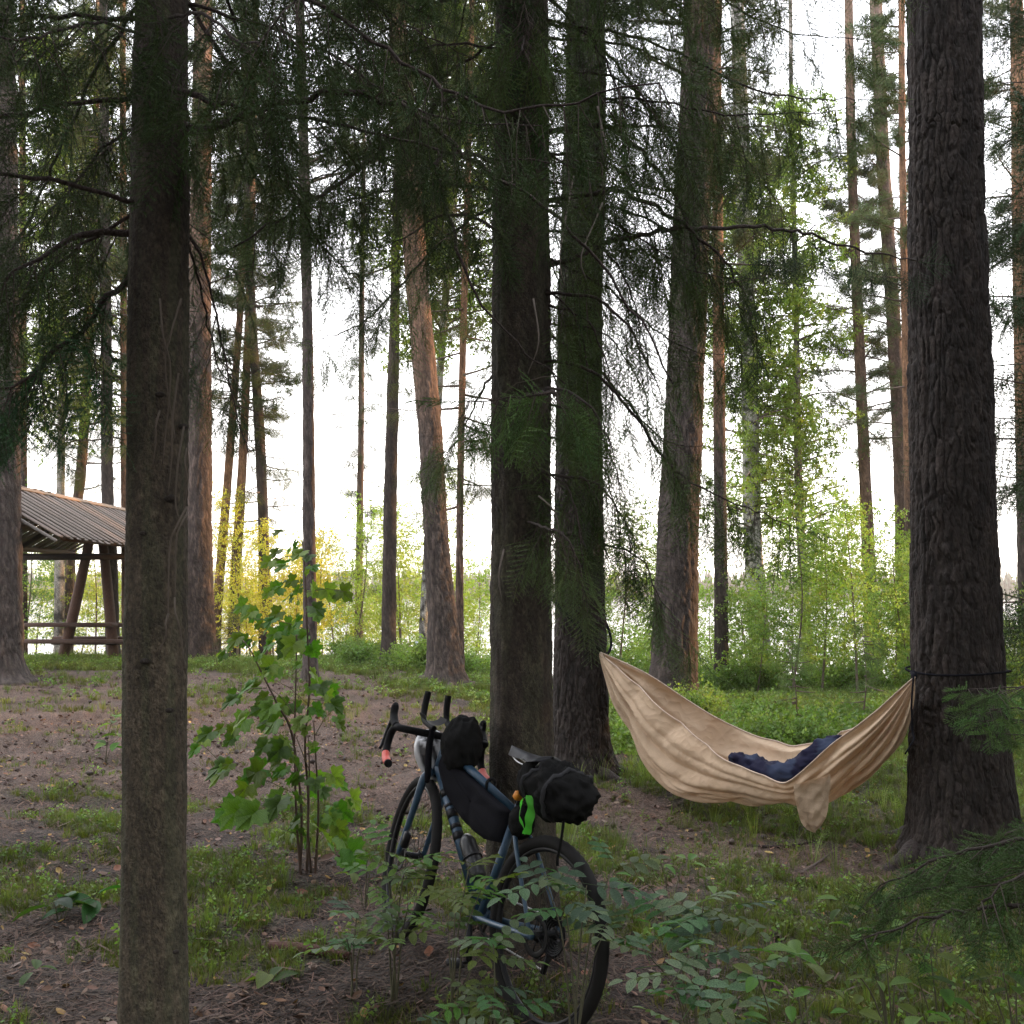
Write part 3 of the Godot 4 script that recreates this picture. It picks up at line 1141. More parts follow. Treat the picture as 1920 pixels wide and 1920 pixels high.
# ---------- the trees of this wood
func make_wood() -> void:
	var dark := Color(0.062, 0.094, 0.041)
	var mid := Color(0.105, 0.155, 0.062)
	# the near spruces
	var a := tree("spruce_tree", "smooth grey brown spruce trunk standing close on the left, in front of the shelter", "spruce", 3.35, [Vector3(2098, 286, 150), Vector3(1920, 288, 122), Vector3(1700, 288, 118), Vector3(1500, 290, 117), Vector3(1200, 292, 114), Vector3(1000, 294, 112), Vector3(700, 296, 112), Vector3(500, 297, 110), Vector3(300, 301, 108), Vector3(50, 303, 102)], 13.0, {"seg": 130, "step": 0.011, "plate": 0.019, "deep": 0.0028, "turn": 2.1, "high": Color(0.085, 0.065, 0.05), "low": Color(0.155, 0.125, 0.085), "green": 0.55, "seed": 3.0})  # upper bark darkened, so the shade of the crown is in its colour
	var b := tree("spruce_tree", "flaky spruce trunk that the bicycle leans against", "spruce", 4.9, [Vector3(1785, 976, 140), Vector3(1700, 977, 126), Vector3(1500, 978, 121), Vector3(1300, 978, 118), Vector3(1000, 978, 115), Vector3(700, 977, 112), Vector3(400, 977, 110), Vector3(100, 980, 106)], 14.0, {"seg": 130, "step": 0.014, "plate": 0.028, "deep": 0.0045, "low": Color(0.095, 0.075, 0.056), "green": 0.4, "seed": 11.0})
	# the two pines of the hammock
	var c := tree("pine_tree", "dark furrowed pine trunk right behind the spruce, holding the hammock's upper end", "pine", 0.0, [Vector3(1450, 1090, 130), Vector3(1380, 1088, 105), Vector3(1200, 1087, 97), Vector3(900, 1085, 91), Vector3(600, 1088, 86), Vector3(300, 1095, 82), Vector3(0, 1100, 78)], 17.0, {"seg": 200, "step": 0.02, "plate": 0.05, "deep": 0.02, "low": Color(0.05, 0.038, 0.032), "turn": 12.0, "stretch": 0.13, "cross": 0.6, "seed": 21.0, "flare": 0.12})
	var dd0 := tree("pine_tree", "massive dark pine trunk with deep bark ridges at the hammock's lower end", "pine", 0.0, [Vector3(1597, 1810, 225), Vector3(1540, 1806, 195), Vector3(1400, 1800, 178), Vector3(1200, 1793, 164), Vector3(900, 1785, 154), Vector3(600, 1779, 145), Vector3(300, 1774, 139), Vector3(0, 1770, 136)], 17.0, {"seg": 300, "step": 0.014, "plate": 0.048, "deep": 0.017, "low": Color(0.044, 0.033, 0.028), "turn": 12.0, "stretch": 0.10, "cross": 0.3, "seed": 33.0, "flare": 0.08})
	upper_pine = c
	lower_pine = dd0
	roots(b, 5, 0.5, 0.045, Color(0.09, 0.07, 0.055), 0.4)
	roots(c, 6, 0.7, 0.07, Color(0.06, 0.046, 0.04), 0.1)
	roots(dd0, 7, 0.8, 0.085, Color(0.055, 0.042, 0.036), 0.5)
	var grey := Color(0.095, 0.072, 0.062)
	var orange := Color(0.40, 0.215, 0.12)
	var pine_green := Color(0.10, 0.13, 0.065)
	var olive := Color(0.13, 0.145, 0.045)
	var lime := Color(0.28, 0.36, 0.085)
	var specs := [
		["pine_tree", "thick straight pine trunk beyond the hammock, nearest behind its left half", "pine", 0.0, [Vector3(1320, 1262, 105), Vector3(1280, 1262, 92), Vector3(1150, 1268, 84), Vector3(1000, 1271, 80), Vector3(700, 1286, 72), Vector3(400, 1297, 72), Vector3(0, 1320, 72)], {"seg": 90, "step": 0.05, "plate": 0.06, "deep": 0.022, "low": grey, "high": orange, "turn": 11.0}, "pine", 10.0],
		["birch_tree", "birch with grey white blotched bark beyond the middle of the hammock", "birch", 0.0, [Vector3(1302, 1427, 48), Vector3(1200, 1424, 39), Vector3(1000, 1411, 33), Vector3(700, 1405, 31), Vector3(300, 1392, 30), Vector3(0, 1382, 26)], {"seg": 40, "step": 0.05, "deep": 0.012, "low": Color(0.5, 0.48, 0.44)}, "leaf", 5.5],
		["pine_tree", "slender pine just right of the thick trunk beyond the hammock", "pine", 20.0, [Vector3(1265, 1352, 32), Vector3(1100, 1352, 26), Vector3(700, 1348, 23), Vector3(300, 1345, 20), Vector3(0, 1342, 18)], {"low": grey, "high": orange, "turn": 5.5}, "pine", 8.0],
		["birch_tree", "thin pale birch stem standing alone against the bright lake", "birch", 0.0, [Vector3(1290, 1514, 24), Vector3(1200, 1512, 19), Vector3(900, 1497, 15), Vector3(600, 1493, 11), Vector3(200, 1484, 8), Vector3(0, 1482, 7)], {"low": Color(0.42, 0.37, 0.33), "deep": 0.006}, "leaf", 4.5],
		["pine_tree", "slim pine with an orange edge, second from the massive pine", "pine", 0.0, [Vector3(1272, 1640, 36), Vector3(1200, 1636, 28), Vector3(900, 1622, 22), Vector3(600, 1609, 20), Vector3(300, 1597, 18), Vector3(0, 1591, 16)], {"low": grey, "high": Color(0.28, 0.175, 0.125), "turn": 3.8}, "pine", 7.5],
		["pine_tree", "brown leaning pine just left of the massive pine", "pine", 0.0, [Vector3(1245, 1694, 36), Vector3(1200, 1694, 29), Vector3(900, 1690, 28), Vector3(600, 1675, 26), Vector3(300, 1656, 25), Vector3(0, 1642, 24)], {"low": grey, "high": Color(0.23, 0.155, 0.125), "turn": 5.0}, "pine", 8.0],
		["pine_tree", "thinnest orange pine, half hidden behind the massive pine", "pine", 26.0, [Vector3(1240, 1712, 16), Vector3(1000, 1704, 14), Vector3(600, 1697, 14), Vector3(300, 1692, 13), Vector3(0, 1690, 12)], {"low": grey, "high": orange, "turn": 5.0}, "pine", 8.0],
		["pine_tree", "big curving pine with a sunlit orange tint in its upper bark, leaning left beyond the path", "pine", 0.0, [Vector3(1286, 836, 88), Vector3(1250, 834, 70), Vector3(1150, 829, 56), Vector3(1000, 817, 47), Vector3(800, 806, 46), Vector3(600, 788, 45), Vector3(400, 773, 43), Vector3(200, 759, 38), Vector3(0, 742, 34)], {"seg": 90, "step": 0.05, "plate": 0.07, "deep": 0.018, "low": Color(0.125, 0.095, 0.08), "high": Color(0.29, 0.175, 0.115), "turn": 4.8}, "pine", 9.5],  # orange upper bark starts lower here, painting in a missing sun patch
		["birch_tree", "black and white birch stem tucked behind the curving pine", "birch", 23.0, [Vector3(1258, 793, 20), Vector3(1150, 795, 15), Vector3(1000, 803, 14), Vector3(800, 818, 15), Vector3(600, 832, 15), Vector3(400, 848, 14), Vector3(0, 870, 12)], {"low": Color(0.6, 0.58, 0.55), "deep": 0.006}, "leaf", 7.5],
		["pine_tree", "straight grey pine left of the curving pine", "pine", 0.0, [Vector3(1245, 729, 36), Vector3(1200, 729, 28), Vector3(1000, 731, 26), Vector3(800, 735, 25), Vector3(600, 740, 19), Vector3(400, 743, 15), Vector3(100, 748, 12)], {"low": grey, "high": Color(0.15, 0.11, 0.09), "turn": 6.0}, "pine", 9.0],
		["spruce_tree", "thin young spruce with sparse short branches on the lake bank", "spruce", 0.0, [Vector3(1240, 673, 20), Vector3(1100, 673, 14), Vector3(800, 677, 12), Vector3(600, 678, 10), Vector3(300, 682, 8)], {"low": Color(0.2, 0.14, 0.11), "deep": 0.004}, "spruce", 1.6],
		["pine_tree", "straight bare pine pole behind the maple sapling", "pine", 0.0, [Vector3(1277, 582, 34), Vector3(1200, 581, 27), Vector3(900, 579, 24), Vector3(600, 576, 21), Vector3(300, 570, 20), Vector3(0, 562, 18)], {"low": Color(0.13, 0.10, 0.09), "high": Color(0.15, 0.115, 0.10), "turn": 8.0}, "pine", 8.5],
		["spruce_tree", "grey spruce with drooping branches left of the bare pole", "spruce", 0.0, [Vector3(1230, 498, 26), Vector3(1000, 494, 20), Vector3(800, 486, 20), Vector3(600, 473, 16), Vector3(300, 462, 14), Vector3(0, 455, 12)], {"low": grey, "deep": 0.006}, "droop", 3.6],
		["pine_tree", "slim orange pine crossing its leaning neighbour", "pine", 0.0, [Vector3(1226, 440, 26), Vector3(1100, 441, 22), Vector3(900, 453, 17), Vector3(700, 462, 15), Vector3(400, 472, 12), Vector3(0, 480, 10)], {"low": grey, "high": orange, "turn": 4.0}, "pine", 7.5],
		["pine_tree", "leaning orange pine right beside the furrowed trunk behind the near spruce", "pine", 0.0, [Vector3(1212, 406, 24), Vector3(1150, 407, 18), Vector3(900, 427, 16), Vector3(700, 442, 14), Vector3(500, 455, 12), Vector3(0, 480, 10)], {"low": Color(0.26, 0.16, 0.115), "high": orange, "turn": 2.5}, "pine", 8.0],
		["pine_tree", "thin orange pine right of the curving pine", "pine", 0.0, [Vector3(1270, 862, 20), Vector3(1000, 862, 14), Vector3(600, 869, 13), Vector3(300, 878, 11), Vector3(0, 885, 10)], {"low": Color(0.24, 0.15, 0.11), "high": orange, "turn": 4.0}, "droop", 3.2],
		["pine_tree", "furrowed pine trunk at the picture's left edge beside the shelter", "pine", 0.0, [Vector3(1278, 4, 100), Vector3(1230, 4, 76), Vector3(1000, 2, 72), Vector3(600, -2, 72), Vector3(200, -5, 68), Vector3(0, -8, 66)], {"seg": 90, "step": 0.05, "plate": 0.08, "deep": 0.022, "low": Color(0.115, 0.09, 0.078), "turn": 9.0}, "pine", 10.0],
		["pine_tree", "furrowed reddish pine partly hidden by the near spruce trunk", "pine", 0.0, [Vector3(1242, 374, 74), Vector3(1200, 374, 58), Vector3(1000, 373, 50), Vector3(700, 374, 46), Vector3(400, 376, 40), Vector3(0, 382, 34)], {"seg": 80, "step": 0.05, "plate": 0.08, "deep": 0.02, "low": Color(0.125, 0.09, 0.075), "high": Color(0.24, 0.15, 0.105), "turn": 8.0}, "pine", 9.5],
		["pine_tree", "thin pine rising behind the ridge's left end of the shelter roof", "pine", 27.0, [Vector3(1250, 45, 14), Vector3(900, 44, 14), Vector3(500, 43, 13), Vector3(0, 42, 11)], {"low": grey, "high": orange, "turn": 6.0}, "pine", 8.0],
		["birch_tree", "pale birch stem seen under the shelter roof", "birch", 27.0, [Vector3(1232, 110, 18), Vector3(1040, 112, 18), Vector3(900, 114, 15), Vector3(600, 118, 12), Vector3(300, 122, 10)], {"low": Color(0.5, 0.45, 0.4), "deep": 0.006}, "leaf", 6.5],
		["pine_tree", "crooked orange brown pine behind the middle of the shelter roof", "pine", 27.5, [Vector3(1232, 128, 18), Vector3(1040, 133, 18), Vector3(900, 150, 20), Vector3(750, 160, 18), Vector3(400, 175, 14), Vector3(0, 185, 10)], {"low": Color(0.22, 0.15, 0.115), "high": orange, "turn": 7.0}, "droop", 4.5],
		["pine_tree", "stout grey pine directly behind the shelter's leaning posts", "pine", 26.0, [Vector3(1235, 212, 27), Vector3(1040, 207, 25), Vector3(900, 201, 23), Vector3(700, 200, 21), Vector3(300, 196, 18), Vector3(0, 194, 15)], {"low": grey, "high": grey}, "droop", 5.0],
		["pine_tree", "reddish pine against the left side of the near spruce trunk", "pine", 26.5, [Vector3(1235, 237, 17), Vector3(900, 234, 15), Vector3(600, 232, 13), Vector3(0, 230, 11)], {"low": Color(0.26, 0.15, 0.1), "high": orange, "turn": 4.0}, "pine", 7.0],
		["pine_tree", "orange pine at the picture's top right corner", "pine", 22.0, [Vector3(1262, 1925, 28), Vector3(600, 1914, 27), Vector3(100, 1908, 27)], {"low": grey, "high": orange, "turn": 5.0}, "pine", 8.5],
	]
	var no := 40.0
	for q in specs:
		var look: Dictionary = q[5]
		look["seed"] = no
		no += 7.3
		var tall := rnd(15.5, 18.5)
		var tr := tree(q[0], q[1], q[2], q[3], q[4], tall, look)
		var h0: float = q[7]
		if tr.r[0] > 0.3:
			roots(tr, 6, 0.8, 0.08, look.low, no)
		if q[6] == "pine":
			far_crown(tr, "pine", h0 - 0.5, tall, 58, 2.0, 1.1, 0.85, tint(pine_green, 0.15))
			finish(tr, S.tuft, M.needle)
		elif q[6] == "leaf":
			far_crown(tr, "leaf", h0 - 0.5, tall, 150, 2.2, 1.4, 1.15, tint(lime, 0.1))
			finish(tr, S.clump, M.leaf, "leaves")
		elif q[6] == "spruce":
			far_crown(tr, "spruce", h0, tall * 0.75, 60, 0.95, 0.5, 0.9, Color(0.06, 0.09, 0.045), 1.0)
			finish(tr, S.spray_far, M.needle)
		else:
			far_crown(tr, "spruce", h0, tall, 84, 1.7, 1.0, 1.3, olive, 1.0)
			finish(tr, S.spray_far, M.needle)
	# boughs of the near spruce on the left
	spruce_crown(a, 2.95, 4.7, 0.29, 5, 1.5, 1.7, {"col": dark, "side": 0.42, "every": 1, "size": 0.72, "open": 2.7, "lean": 1.0, "thin_below": 3.5})
	far_crown(a, "spruce", 4.7, 13.0, 90, 2.3, 0.4, 2.0, dark, 0.6)
	bough(a, [at(248, 30, 3.3), at(262, 110, 3.2), at(325, 165, 3.14), at(400, 192, 3.1), at(530, 208, 3.1)], 0.018, {"from": 0.3, "side": 0.4, "col": dark, "every": 1})
	bough(a, [at(520, 202, 3.1), at(600, 178, 3.12), at(720, 186, 3.15), at(805, 236, 3.2), at(900, 312, 3.25), at(1020, 392, 3.3), at(1120, 490, 3.35), at(1200, 605, 3.4), at(1262, 720, 3.4)], 0.011, {"bare": true, "thin": 0.25})
	bough(a, [at(240, 440, 3.35), at(160, 440, 3.3), at(80, 480, 3.2), at(10, 525, 3.1)], 0.014, {"from": 0.2, "side": 0.32, "col": dark, "every": 1})
	bough(a, [at(250, 470, 3.4), at(200, 560, 3.5), at(130, 640, 3.4), at(50, 705, 3.3), at(-30, 745, 3.2)], 0.012, {"from": 0.08, "side": 0.46, "col": Color(0.06, 0.125, 0.07), "size": 0.95, "droop": 0.7})
	bough(a, [at(345, 370, 3.4), at(385, 500, 3.6), at(410, 620, 3.7), at(440, 760, 3.7), at(475, 885, 3.7)], 0.006, {"bare": true, "thin": 0.6})
	for q in [[300, 560, 320, 700, 305, 870], [340, 560, 310, 690, 330, 830], [335, 700, 322, 860, 315, 930], [345, 800, 330, 950, 345, 990], [350, 950, 318, 1030, 315, 1180], [316, 1150, 312, 1190, 294, 1230], [352, 960, 330, 1020, 328, 1130], [328, 1120, 338, 1180, 345, 1250], [350, 840, 352, 900, 345, 960], [300, 770, 292, 830, 286, 880]]:
		var sh := Shape.new()
		var d := 3.35 - 0.115
		var k := smooth_path(pts([at(q[0], q[1], d), at((q[0] + q[2]) * 0.5 - 4, (q[1] + q[3]) * 0.5, d - 0.03), at(q[2], q[3], d - 0.02), at(q[4], q[5], d)]), rad([0.0035, 0.003, 0.0026, 0.0018]), 0.03)
		sh.tube(k[0], k[1], 5, Color(0.115, 0.092, 0.074))
		var m := part("dead_twig", sh.mesh(), M.twig, a.node)
		m.position = -a.base
	for q in [[318, 1332, 0.010], [343, 800, 0.012], [320, 935, 0.016], [268, 1000, 0.009], [272, 1240, 0.012], [300, 740, 0.012], [330, 1785, 0.008]]:
		var kn := Shape.new()
		kn.ball(Transform3D(Basis.IDENTITY, at(q[0], q[1], 3.335 - 0.09 * sqrt(maxf(0.05, 1.0 - pow((q[0] - 293.0) / 56.0, 2.0)))) - a.base), Vector3(q[2] * 1.3, q[2] * 0.8, q[2]), Color(0.05, 0.038, 0.03), 8, 10)
		part("knot", kn.mesh(), M.spruce_bark, a.node)
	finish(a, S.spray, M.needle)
	# boughs of the spruce with the bicycle
	spruce_crown(b, 2.75, 5.6, 0.33, 5, 1.4, 1.8, {"col": mid, "side": 0.5, "every": 1, "size": 0.75, "open": 3.7, "lean": -1.0, "thin_below": 4.6})
	far_crown(b, "spruce", 5.6, 14.0, 90, 2.3, 0.4, 2.0, dark, 0.6)
	bough(b, [at(925, 138, 4.45), at(860, 180, 4.4), at(780, 232, 4.35), at(700, 292, 4.3), at(620, 350, 4.25), at(540, 402, 4.2), at(440, 462, 4.1)], 0.016, {"from": 0.3, "side": 0.32, "col": dark, "every": 2})
	bough(b, [at(770, 205, 4.3), at(828, 290, 4.2), at(842, 400, 4.2), at(862, 490, 4.15), at(905, 570, 4.15), at(970, 645, 4.15), at(1060, 720, 4.15)], 0.010, {"bare": true, "thin": 0.4})
	bough(b, [at(925, 388, 4.45), at(860, 400, 4.4), at(800, 420, 4.4), at(735, 455, 4.35)], 0.009, {"from": 0.15, "side": 0.22, "col": dark, "size": 0.75, "every": 1})
	bough(b, [at(1020, 700, 4.4), at(1040, 735, 4.1), at(980, 745, 4.0), at(880, 752, 4.0)], 0.008, {"from": 0.25, "side": 0.3, "col": Color(0.10, 0.17, 0.06), "size": 0.85, "droop": 0.6, "every": 1})
	bough(b, [at(1020, 690, 4.5), at(1080, 740, 4.4), at(1130, 800, 4.3), at(1150, 850, 4.3)], 0.008, {"from": 0.2, "side": 0.32, "col": mid, "size": 0.85, "every": 1})
	bough(b, [at(1030, 640, 4.5), at(1100, 690, 4.7), at(1180, 770, 4.8), at(1250, 865, 4.9), at(1330, 925, 5.0), at(1400, 950, 5.0), at(1480, 985, 5.1)], 0.009, {"from": 0.55, "side": 0.34, "col": mid, "size": 0.95, "every": 1})
	bough(b, [at(1030, 860, 4.5), at(1100, 900, 4.6), at(1150, 940, 4.7), at(1190, 1010, 4.7)], 0.008, {"from": 0.25, "side": 0.4, "col": dark, "size": 0.9, "droop": 0.9, "every": 1})
	bough(b, [at(1010, 960, 4.35), at(1050, 1000, 4.2), at(1085, 1060, 4.15), at(1100, 1120, 4.15)], 0.006, {"from": 0.2, "side": 0.22, "col": Color(0.12, 0.165, 0.075), "size": 0.8, "every": 1})
	bough(b, [at(1030, 470, 4.5), at(1200, 440, 4.9), at(1400, 425, 5.3), at(1520, 440, 5.5), at(1620, 472, 5.6), at(1720, 490, 5.7)], 0.014, {"from": 0.5, "side": 0.28, "col": Color(0.036, 0.068, 0.04), "every": 1, "droop": 0.85})
	bough(b, [at(1030, 330, 4.5), at(1150, 360, 4.8), at(1280, 420, 5.0), at(1380, 520, 5.1), at(1420, 640, 5.1)], 0.014, {"from": 0.25, "side": 0.45, "col": dark, "every": 2, "droop": 0.85})
	bough(b, [at(1030, 200, 4.6), at(1140, 240, 5.0), at(1240, 330, 5.2), at(1300, 450, 5.2), at(1310, 560, 5.2)], 0.014, {"from": 0.25, "side": 0.45, "col": dark, "every": 2, "droop": 0.85})
	bough(b, [at(1030, 500, 4.5), at(1120, 560, 4.7), at(1200, 650, 4.8), at(1240, 740, 4.8)], 0.010, {"from": 0.25, "side": 0.4, "col": mid, "every": 2, "droop": 0.85})
	for q in [[1040, 120, 1160, 150, 1260, 260, 1330, 420, 5.2], [1040, 60, 1190, 90, 1330, 190, 1400, 330, 5.6], [1030, 280, 1130, 300, 1210, 400, 1250, 560, 5.0], [1030, 420, 1110, 450, 1180, 540, 1215, 680, 4.9], [1030, 20, 1090, 60, 1150, 150, 1180, 300, 4.7], [1040, 380, 1190, 400, 1320, 500, 1390, 660, 5.5], [1030, 560, 1085, 590, 1130, 660, 1150, 760, 4.75], [1030, 240, 1250, 240, 1400, 300, 1480, 420, 5.9]]:
		var dd: float = q[8]
		bough(b, [at(q[0], q[1], 4.85), at(q[2], q[3], lerpf(4.85, dd, 0.5)), at(q[4], q[5], dd), at(q[6], q[7], dd)], 0.008, {"from": 0.2, "side": 0.5, "col": mid if q[1] % 3 else dark, "every": 2, "droop": 0.85})
	for q in [[1040, 800, 1110, 850, 1150, 940, 1175, 1060, 4.7], [1020, 860, 1060, 910, 1085, 990, 1092, 1075, 4.45], [1020, 500, 1075, 590, 1100, 700, 1108, 820, 4.75], [1030, 740, 1100, 780, 1145, 860, 1170, 930, 4.7], [1030, 600, 1120, 620, 1190, 700, 1230, 800, 4.9], [1150, 980, 1190, 1040, 1230, 1110, 1290, 1200, 4.9], [1040, 180, 1180, 200, 1290, 300, 1350, 480, 5.3], [1040, 330, 1260, 380, 1350, 560, 1370, 700, 5.4]]:
		var dd: float = q[8]
		bough(b, [at(q[0], q[1], 4.85), at(q[2], q[3], lerpf(4.85, dd, 0.6)), at(q[4], q[5], dd), at(q[6], q[7], dd)], 0.006, {"from": 0.25, "side": 0.28, "col": mid, "every": 2, "droop": 0.75, "size": 0.85})
	for q in [[1000, 20, 990, 90, 1010, 230, 4.5], [1010, 60, 1070, 120, 1090, 260, 4.55]]:
		bough(b, [at(q[0], q[1] - 60, 4.8), at(q[0], q[1], 4.6), at(q[2], q[3], q[6]), at(q[4], q[5], q[6])], 0.006, {"from": 0.2, "side": 0.32, "col": Color(0.05, 0.11, 0.035), "every": 2, "droop": 0.85})
	for q in [[945, 1030, 935, 1080, 942, 1130], [1010, 930, 1040, 960, 1050, 1010], [1000, 560, 1010, 640, 990, 700], [960, 300, 960, 360, 955, 400], [1075, 330, 1050, 480, 1060, 540], [1130, 380, 1090, 480, 1100, 525], [1120, 200, 1140, 280, 1180, 330]]:
		var sh := Shape.new()
		var k := smooth_path(pts([at(q[0], q[1], 4.2), at(q[2], q[3], 4.15), at(q[4], q[5], 4.2)]), rad([0.004, 0.003, 0.002]), 0.04)
		sh.tube(k[0], k[1], 5, Color(0.16, 0.13, 0.11))
		var m := part("dead_twig", sh.mesh(), M.twig, b.node)
		m.position = -b.base
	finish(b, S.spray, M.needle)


# ---------- spruces added around the clearing for shade, saplings and bushes
func make_shade_spruces() -> void:
	var spots := [Vector2(-5.5, 3.0), Vector2(-1.6, 6.4), Vector2(3.4, 5.4), Vector2(6.2, 2.2), Vector2(-8.5, -0.5), Vector2(-3.5, 8.5), Vector2(4.4, 8.0), Vector2(0.6, 10.0), Vector2(6.8, -3.0), Vector2(9.0, -6.5), Vector2(12.0, -9.5), Vector2(14.5, -13.5), Vector2(11.5, -2.5), Vector2(-7.2, -5.0), Vector2(-10.5, -9.5), Vector2(7.2, -12.3), Vector2(17.5, -12.0), Vector2(18.5, -16.5), Vector2(-9.0, 4.5), Vector2(9.5, 6.0), Vector2(8.2, -4.7), Vector2(10.6, -5.0), Vector2(13.0, -6.8), Vector2(15.5, -9.0), Vector2(21.0, -9.5), Vector2(23.0, -13.0), Vector2(20.0, -6.0), Vector2(15.5, -25.5), Vector2(19.0, -26.5), Vector2(-4.4, 5.0), Vector2(1.4, 7.2), Vector2(-6.5, 6.5), Vector2(5.6, 5.0), Vector2(-12.0, -4.5)]  # nearly all out of view, added to block sun and sky light
	var first: Node3D
	for k in spots.size():
		var p := Vector3(spots[k].x, gh(spots[k].x, spots[k].y), spots[k].y)
		var o: Node3D
		if k == 0:
			o = thing("shade_spruce", "dense dark spruce with boughs down to the ground, from a ring added for shade", "tree", p, "dense spruces around the clearing")
			var tr := {"node": o, "base": p, "p": pts([Vector3(0, -0.2, 0), Vector3(0, 8, 0), Vector3(0, 17, 0)]), "r": rad([0.17, 0.1, 0.02]), "twigs": Shape.new(), "xs": [], "tints": PackedColorArray()}
			part("trunk", bark_trunk("spruce", tr.p, tr.r, 16, 0.3, 3.0, {}), M.spruce_bark, o)
			far_crown(tr, "spruce", 0.9, 16.8, 130, 2.5, 0.35, 2.3, Color(0.035, 0.06, 0.026), 0.75)
			finish(tr, S.spray_far, M.needle)
			first = o
		else:
			o = first.duplicate()
			o.name = numbered("shade_spruce", self)
			add_child(o, true)
			o.position = p
			o.rotation.y = k * 2.3
			o.scale = Vector3.ONE * (0.85 + 0.3 * fposmod(k * 0.37, 1.0))


# what sets one sapling or bush apart: its size and hue, and the trunk of the photograph it stands by
func by_what(sort: String, px: float, d: float, high: float, col: Color, place: String) -> String:
	var marks := [[-60.0, "the trunk at the left edge"], [112.0, "the birch under the shelter roof"], [212.0, "the stout pine behind the shelter posts"], [374.0, "the furrowed reddish pine"], [407.0, "the leaning orange pine"], [441.0, "the slim orange pine"], [496.0, "the drooping grey spruce"], [581.0, "the bare pine pole"], [673.0, "the thin young spruce"], [729.0, "the straight grey pine"], [835.0, "the curving pine"], [977.0, "the bicycle's spruce"], [1090.0, "the hammock's upper pine"], [1265.0, "the thick pine beyond the hammock"], [1352.0, "the slender pine"], [1425.0, "the blotched birch"], [1512.0, "the lone pale birch stem"], [1638.0, "the orange edged pine"], [1694.0, "the brown leaning pine"], [1800.0, "the massive pine"], [1925.0, "the corner pine"]]
	var best := 0
	for k in marks.size():
		if absf(marks[k][0] - px) < absf(marks[best][0] - px):
			best = k
	var side := "in line with" if absf(marks[best][0] - px) < 9.0 else "left of" if px < marks[best][0] else "right of"
	var size := "tall" if high > (0.75 if sort == "bush" else 3.2) else "short" if high < (0.5 if sort == "bush" else 2.0) else "medium sized"
	var hue := "sun_golden" if col.r > col.g else "yellow green" if col.r > 0.78 * col.g else "green"
	var what := "%s %s %s %s %s" % [size, hue, "leafy bush" if sort == "bush" else "sapling", side, marks[best][1]]
	if not used.has(what):
		used[what] = d
		return what
	var again: String = what + (", farther" if d > used[what] else ", nearer")
	used[again] = d
	return again


func sapling(called: String, label: String, sort: String, px: float, d: float, high: float, col: Color, group: String) -> void:
	var q := at(px, HORIZON, d)
	var p := Vector3(q.x, gh(q.x, q.z) - 0.03, q.z)
	if sort != "conifer":
		label = by_what(sort, px, d, high, col, label)
	var o := thing(called, label, "shrub" if sort == "bush" else "sapling", p, group)
	var tr := {"node": o, "base": p, "xs": [], "tints": PackedColorArray(), "twigs": Shape.new()}
	var stems := 1 if sort != "bush" else 5
	var sh := Shape.new()
	for k in stems:
		var lean := Vector3(rnd(-1, 1), 0, rnd(-1, 1)) * (0.12 if stems == 1 else 0.45) * high
		var tall := high * (1.0 if k == 0 else rnd(0.5, 1.0))
		var top := Vector3(0, tall, 0) + lean
		var mid := top * 0.5 + Vector3(rnd(-1, 1), 0, rnd(-1, 1)) * 0.05 * tall
		var sm := smooth_path(pts([Vector3.ZERO, mid, top]), rad([0.006 + 0.006 * tall, 0.004 + 0.003 * tall, 0.002]), 0.15)
		sh.tube(sm[0], sm[1], 5, Color(0.13, 0.10, 0.08))
		var path: PackedVector3Array = sm[0]
		tr.p = path
		if sort == "conifer":
			far_crown(tr, "spruce", 0.1 * tall, tall, int(13 * tall) + 6, 0.40 * tall, 0.08, 0.5, col, 0.32)
		else:
			var per := 85.0 if sort == "bush" else 72.0
			for e in int(per * tall) + 10:
				var f := rnd(0.12 if sort == "bush" else 0.25, 1.0)
				var b := path[int(f * (path.size() - 1))]
				var out := Vector3(rnd(-1, 1), rnd(-0.3, 0.5), rnd(-1, 1)).normalized()
				var reach := rng.randf() * (0.30 + 0.14 * tall) * (1.15 - 0.6 * f)
				leafy(tr, b + out * reach, (out + Vector3(0, rnd(-0.8, 0.6), 0)).normalized(), rnd(0.9, 1.7), col, 0.3)
	part("stem", sh.mesh(), M.twig, o)
	finish(tr, S.spray_far if sort == "conifer" else S.clump_small, M.needle if sort == "conifer" else M.leaf, "leaves" if sort != "conifer" else "needles")


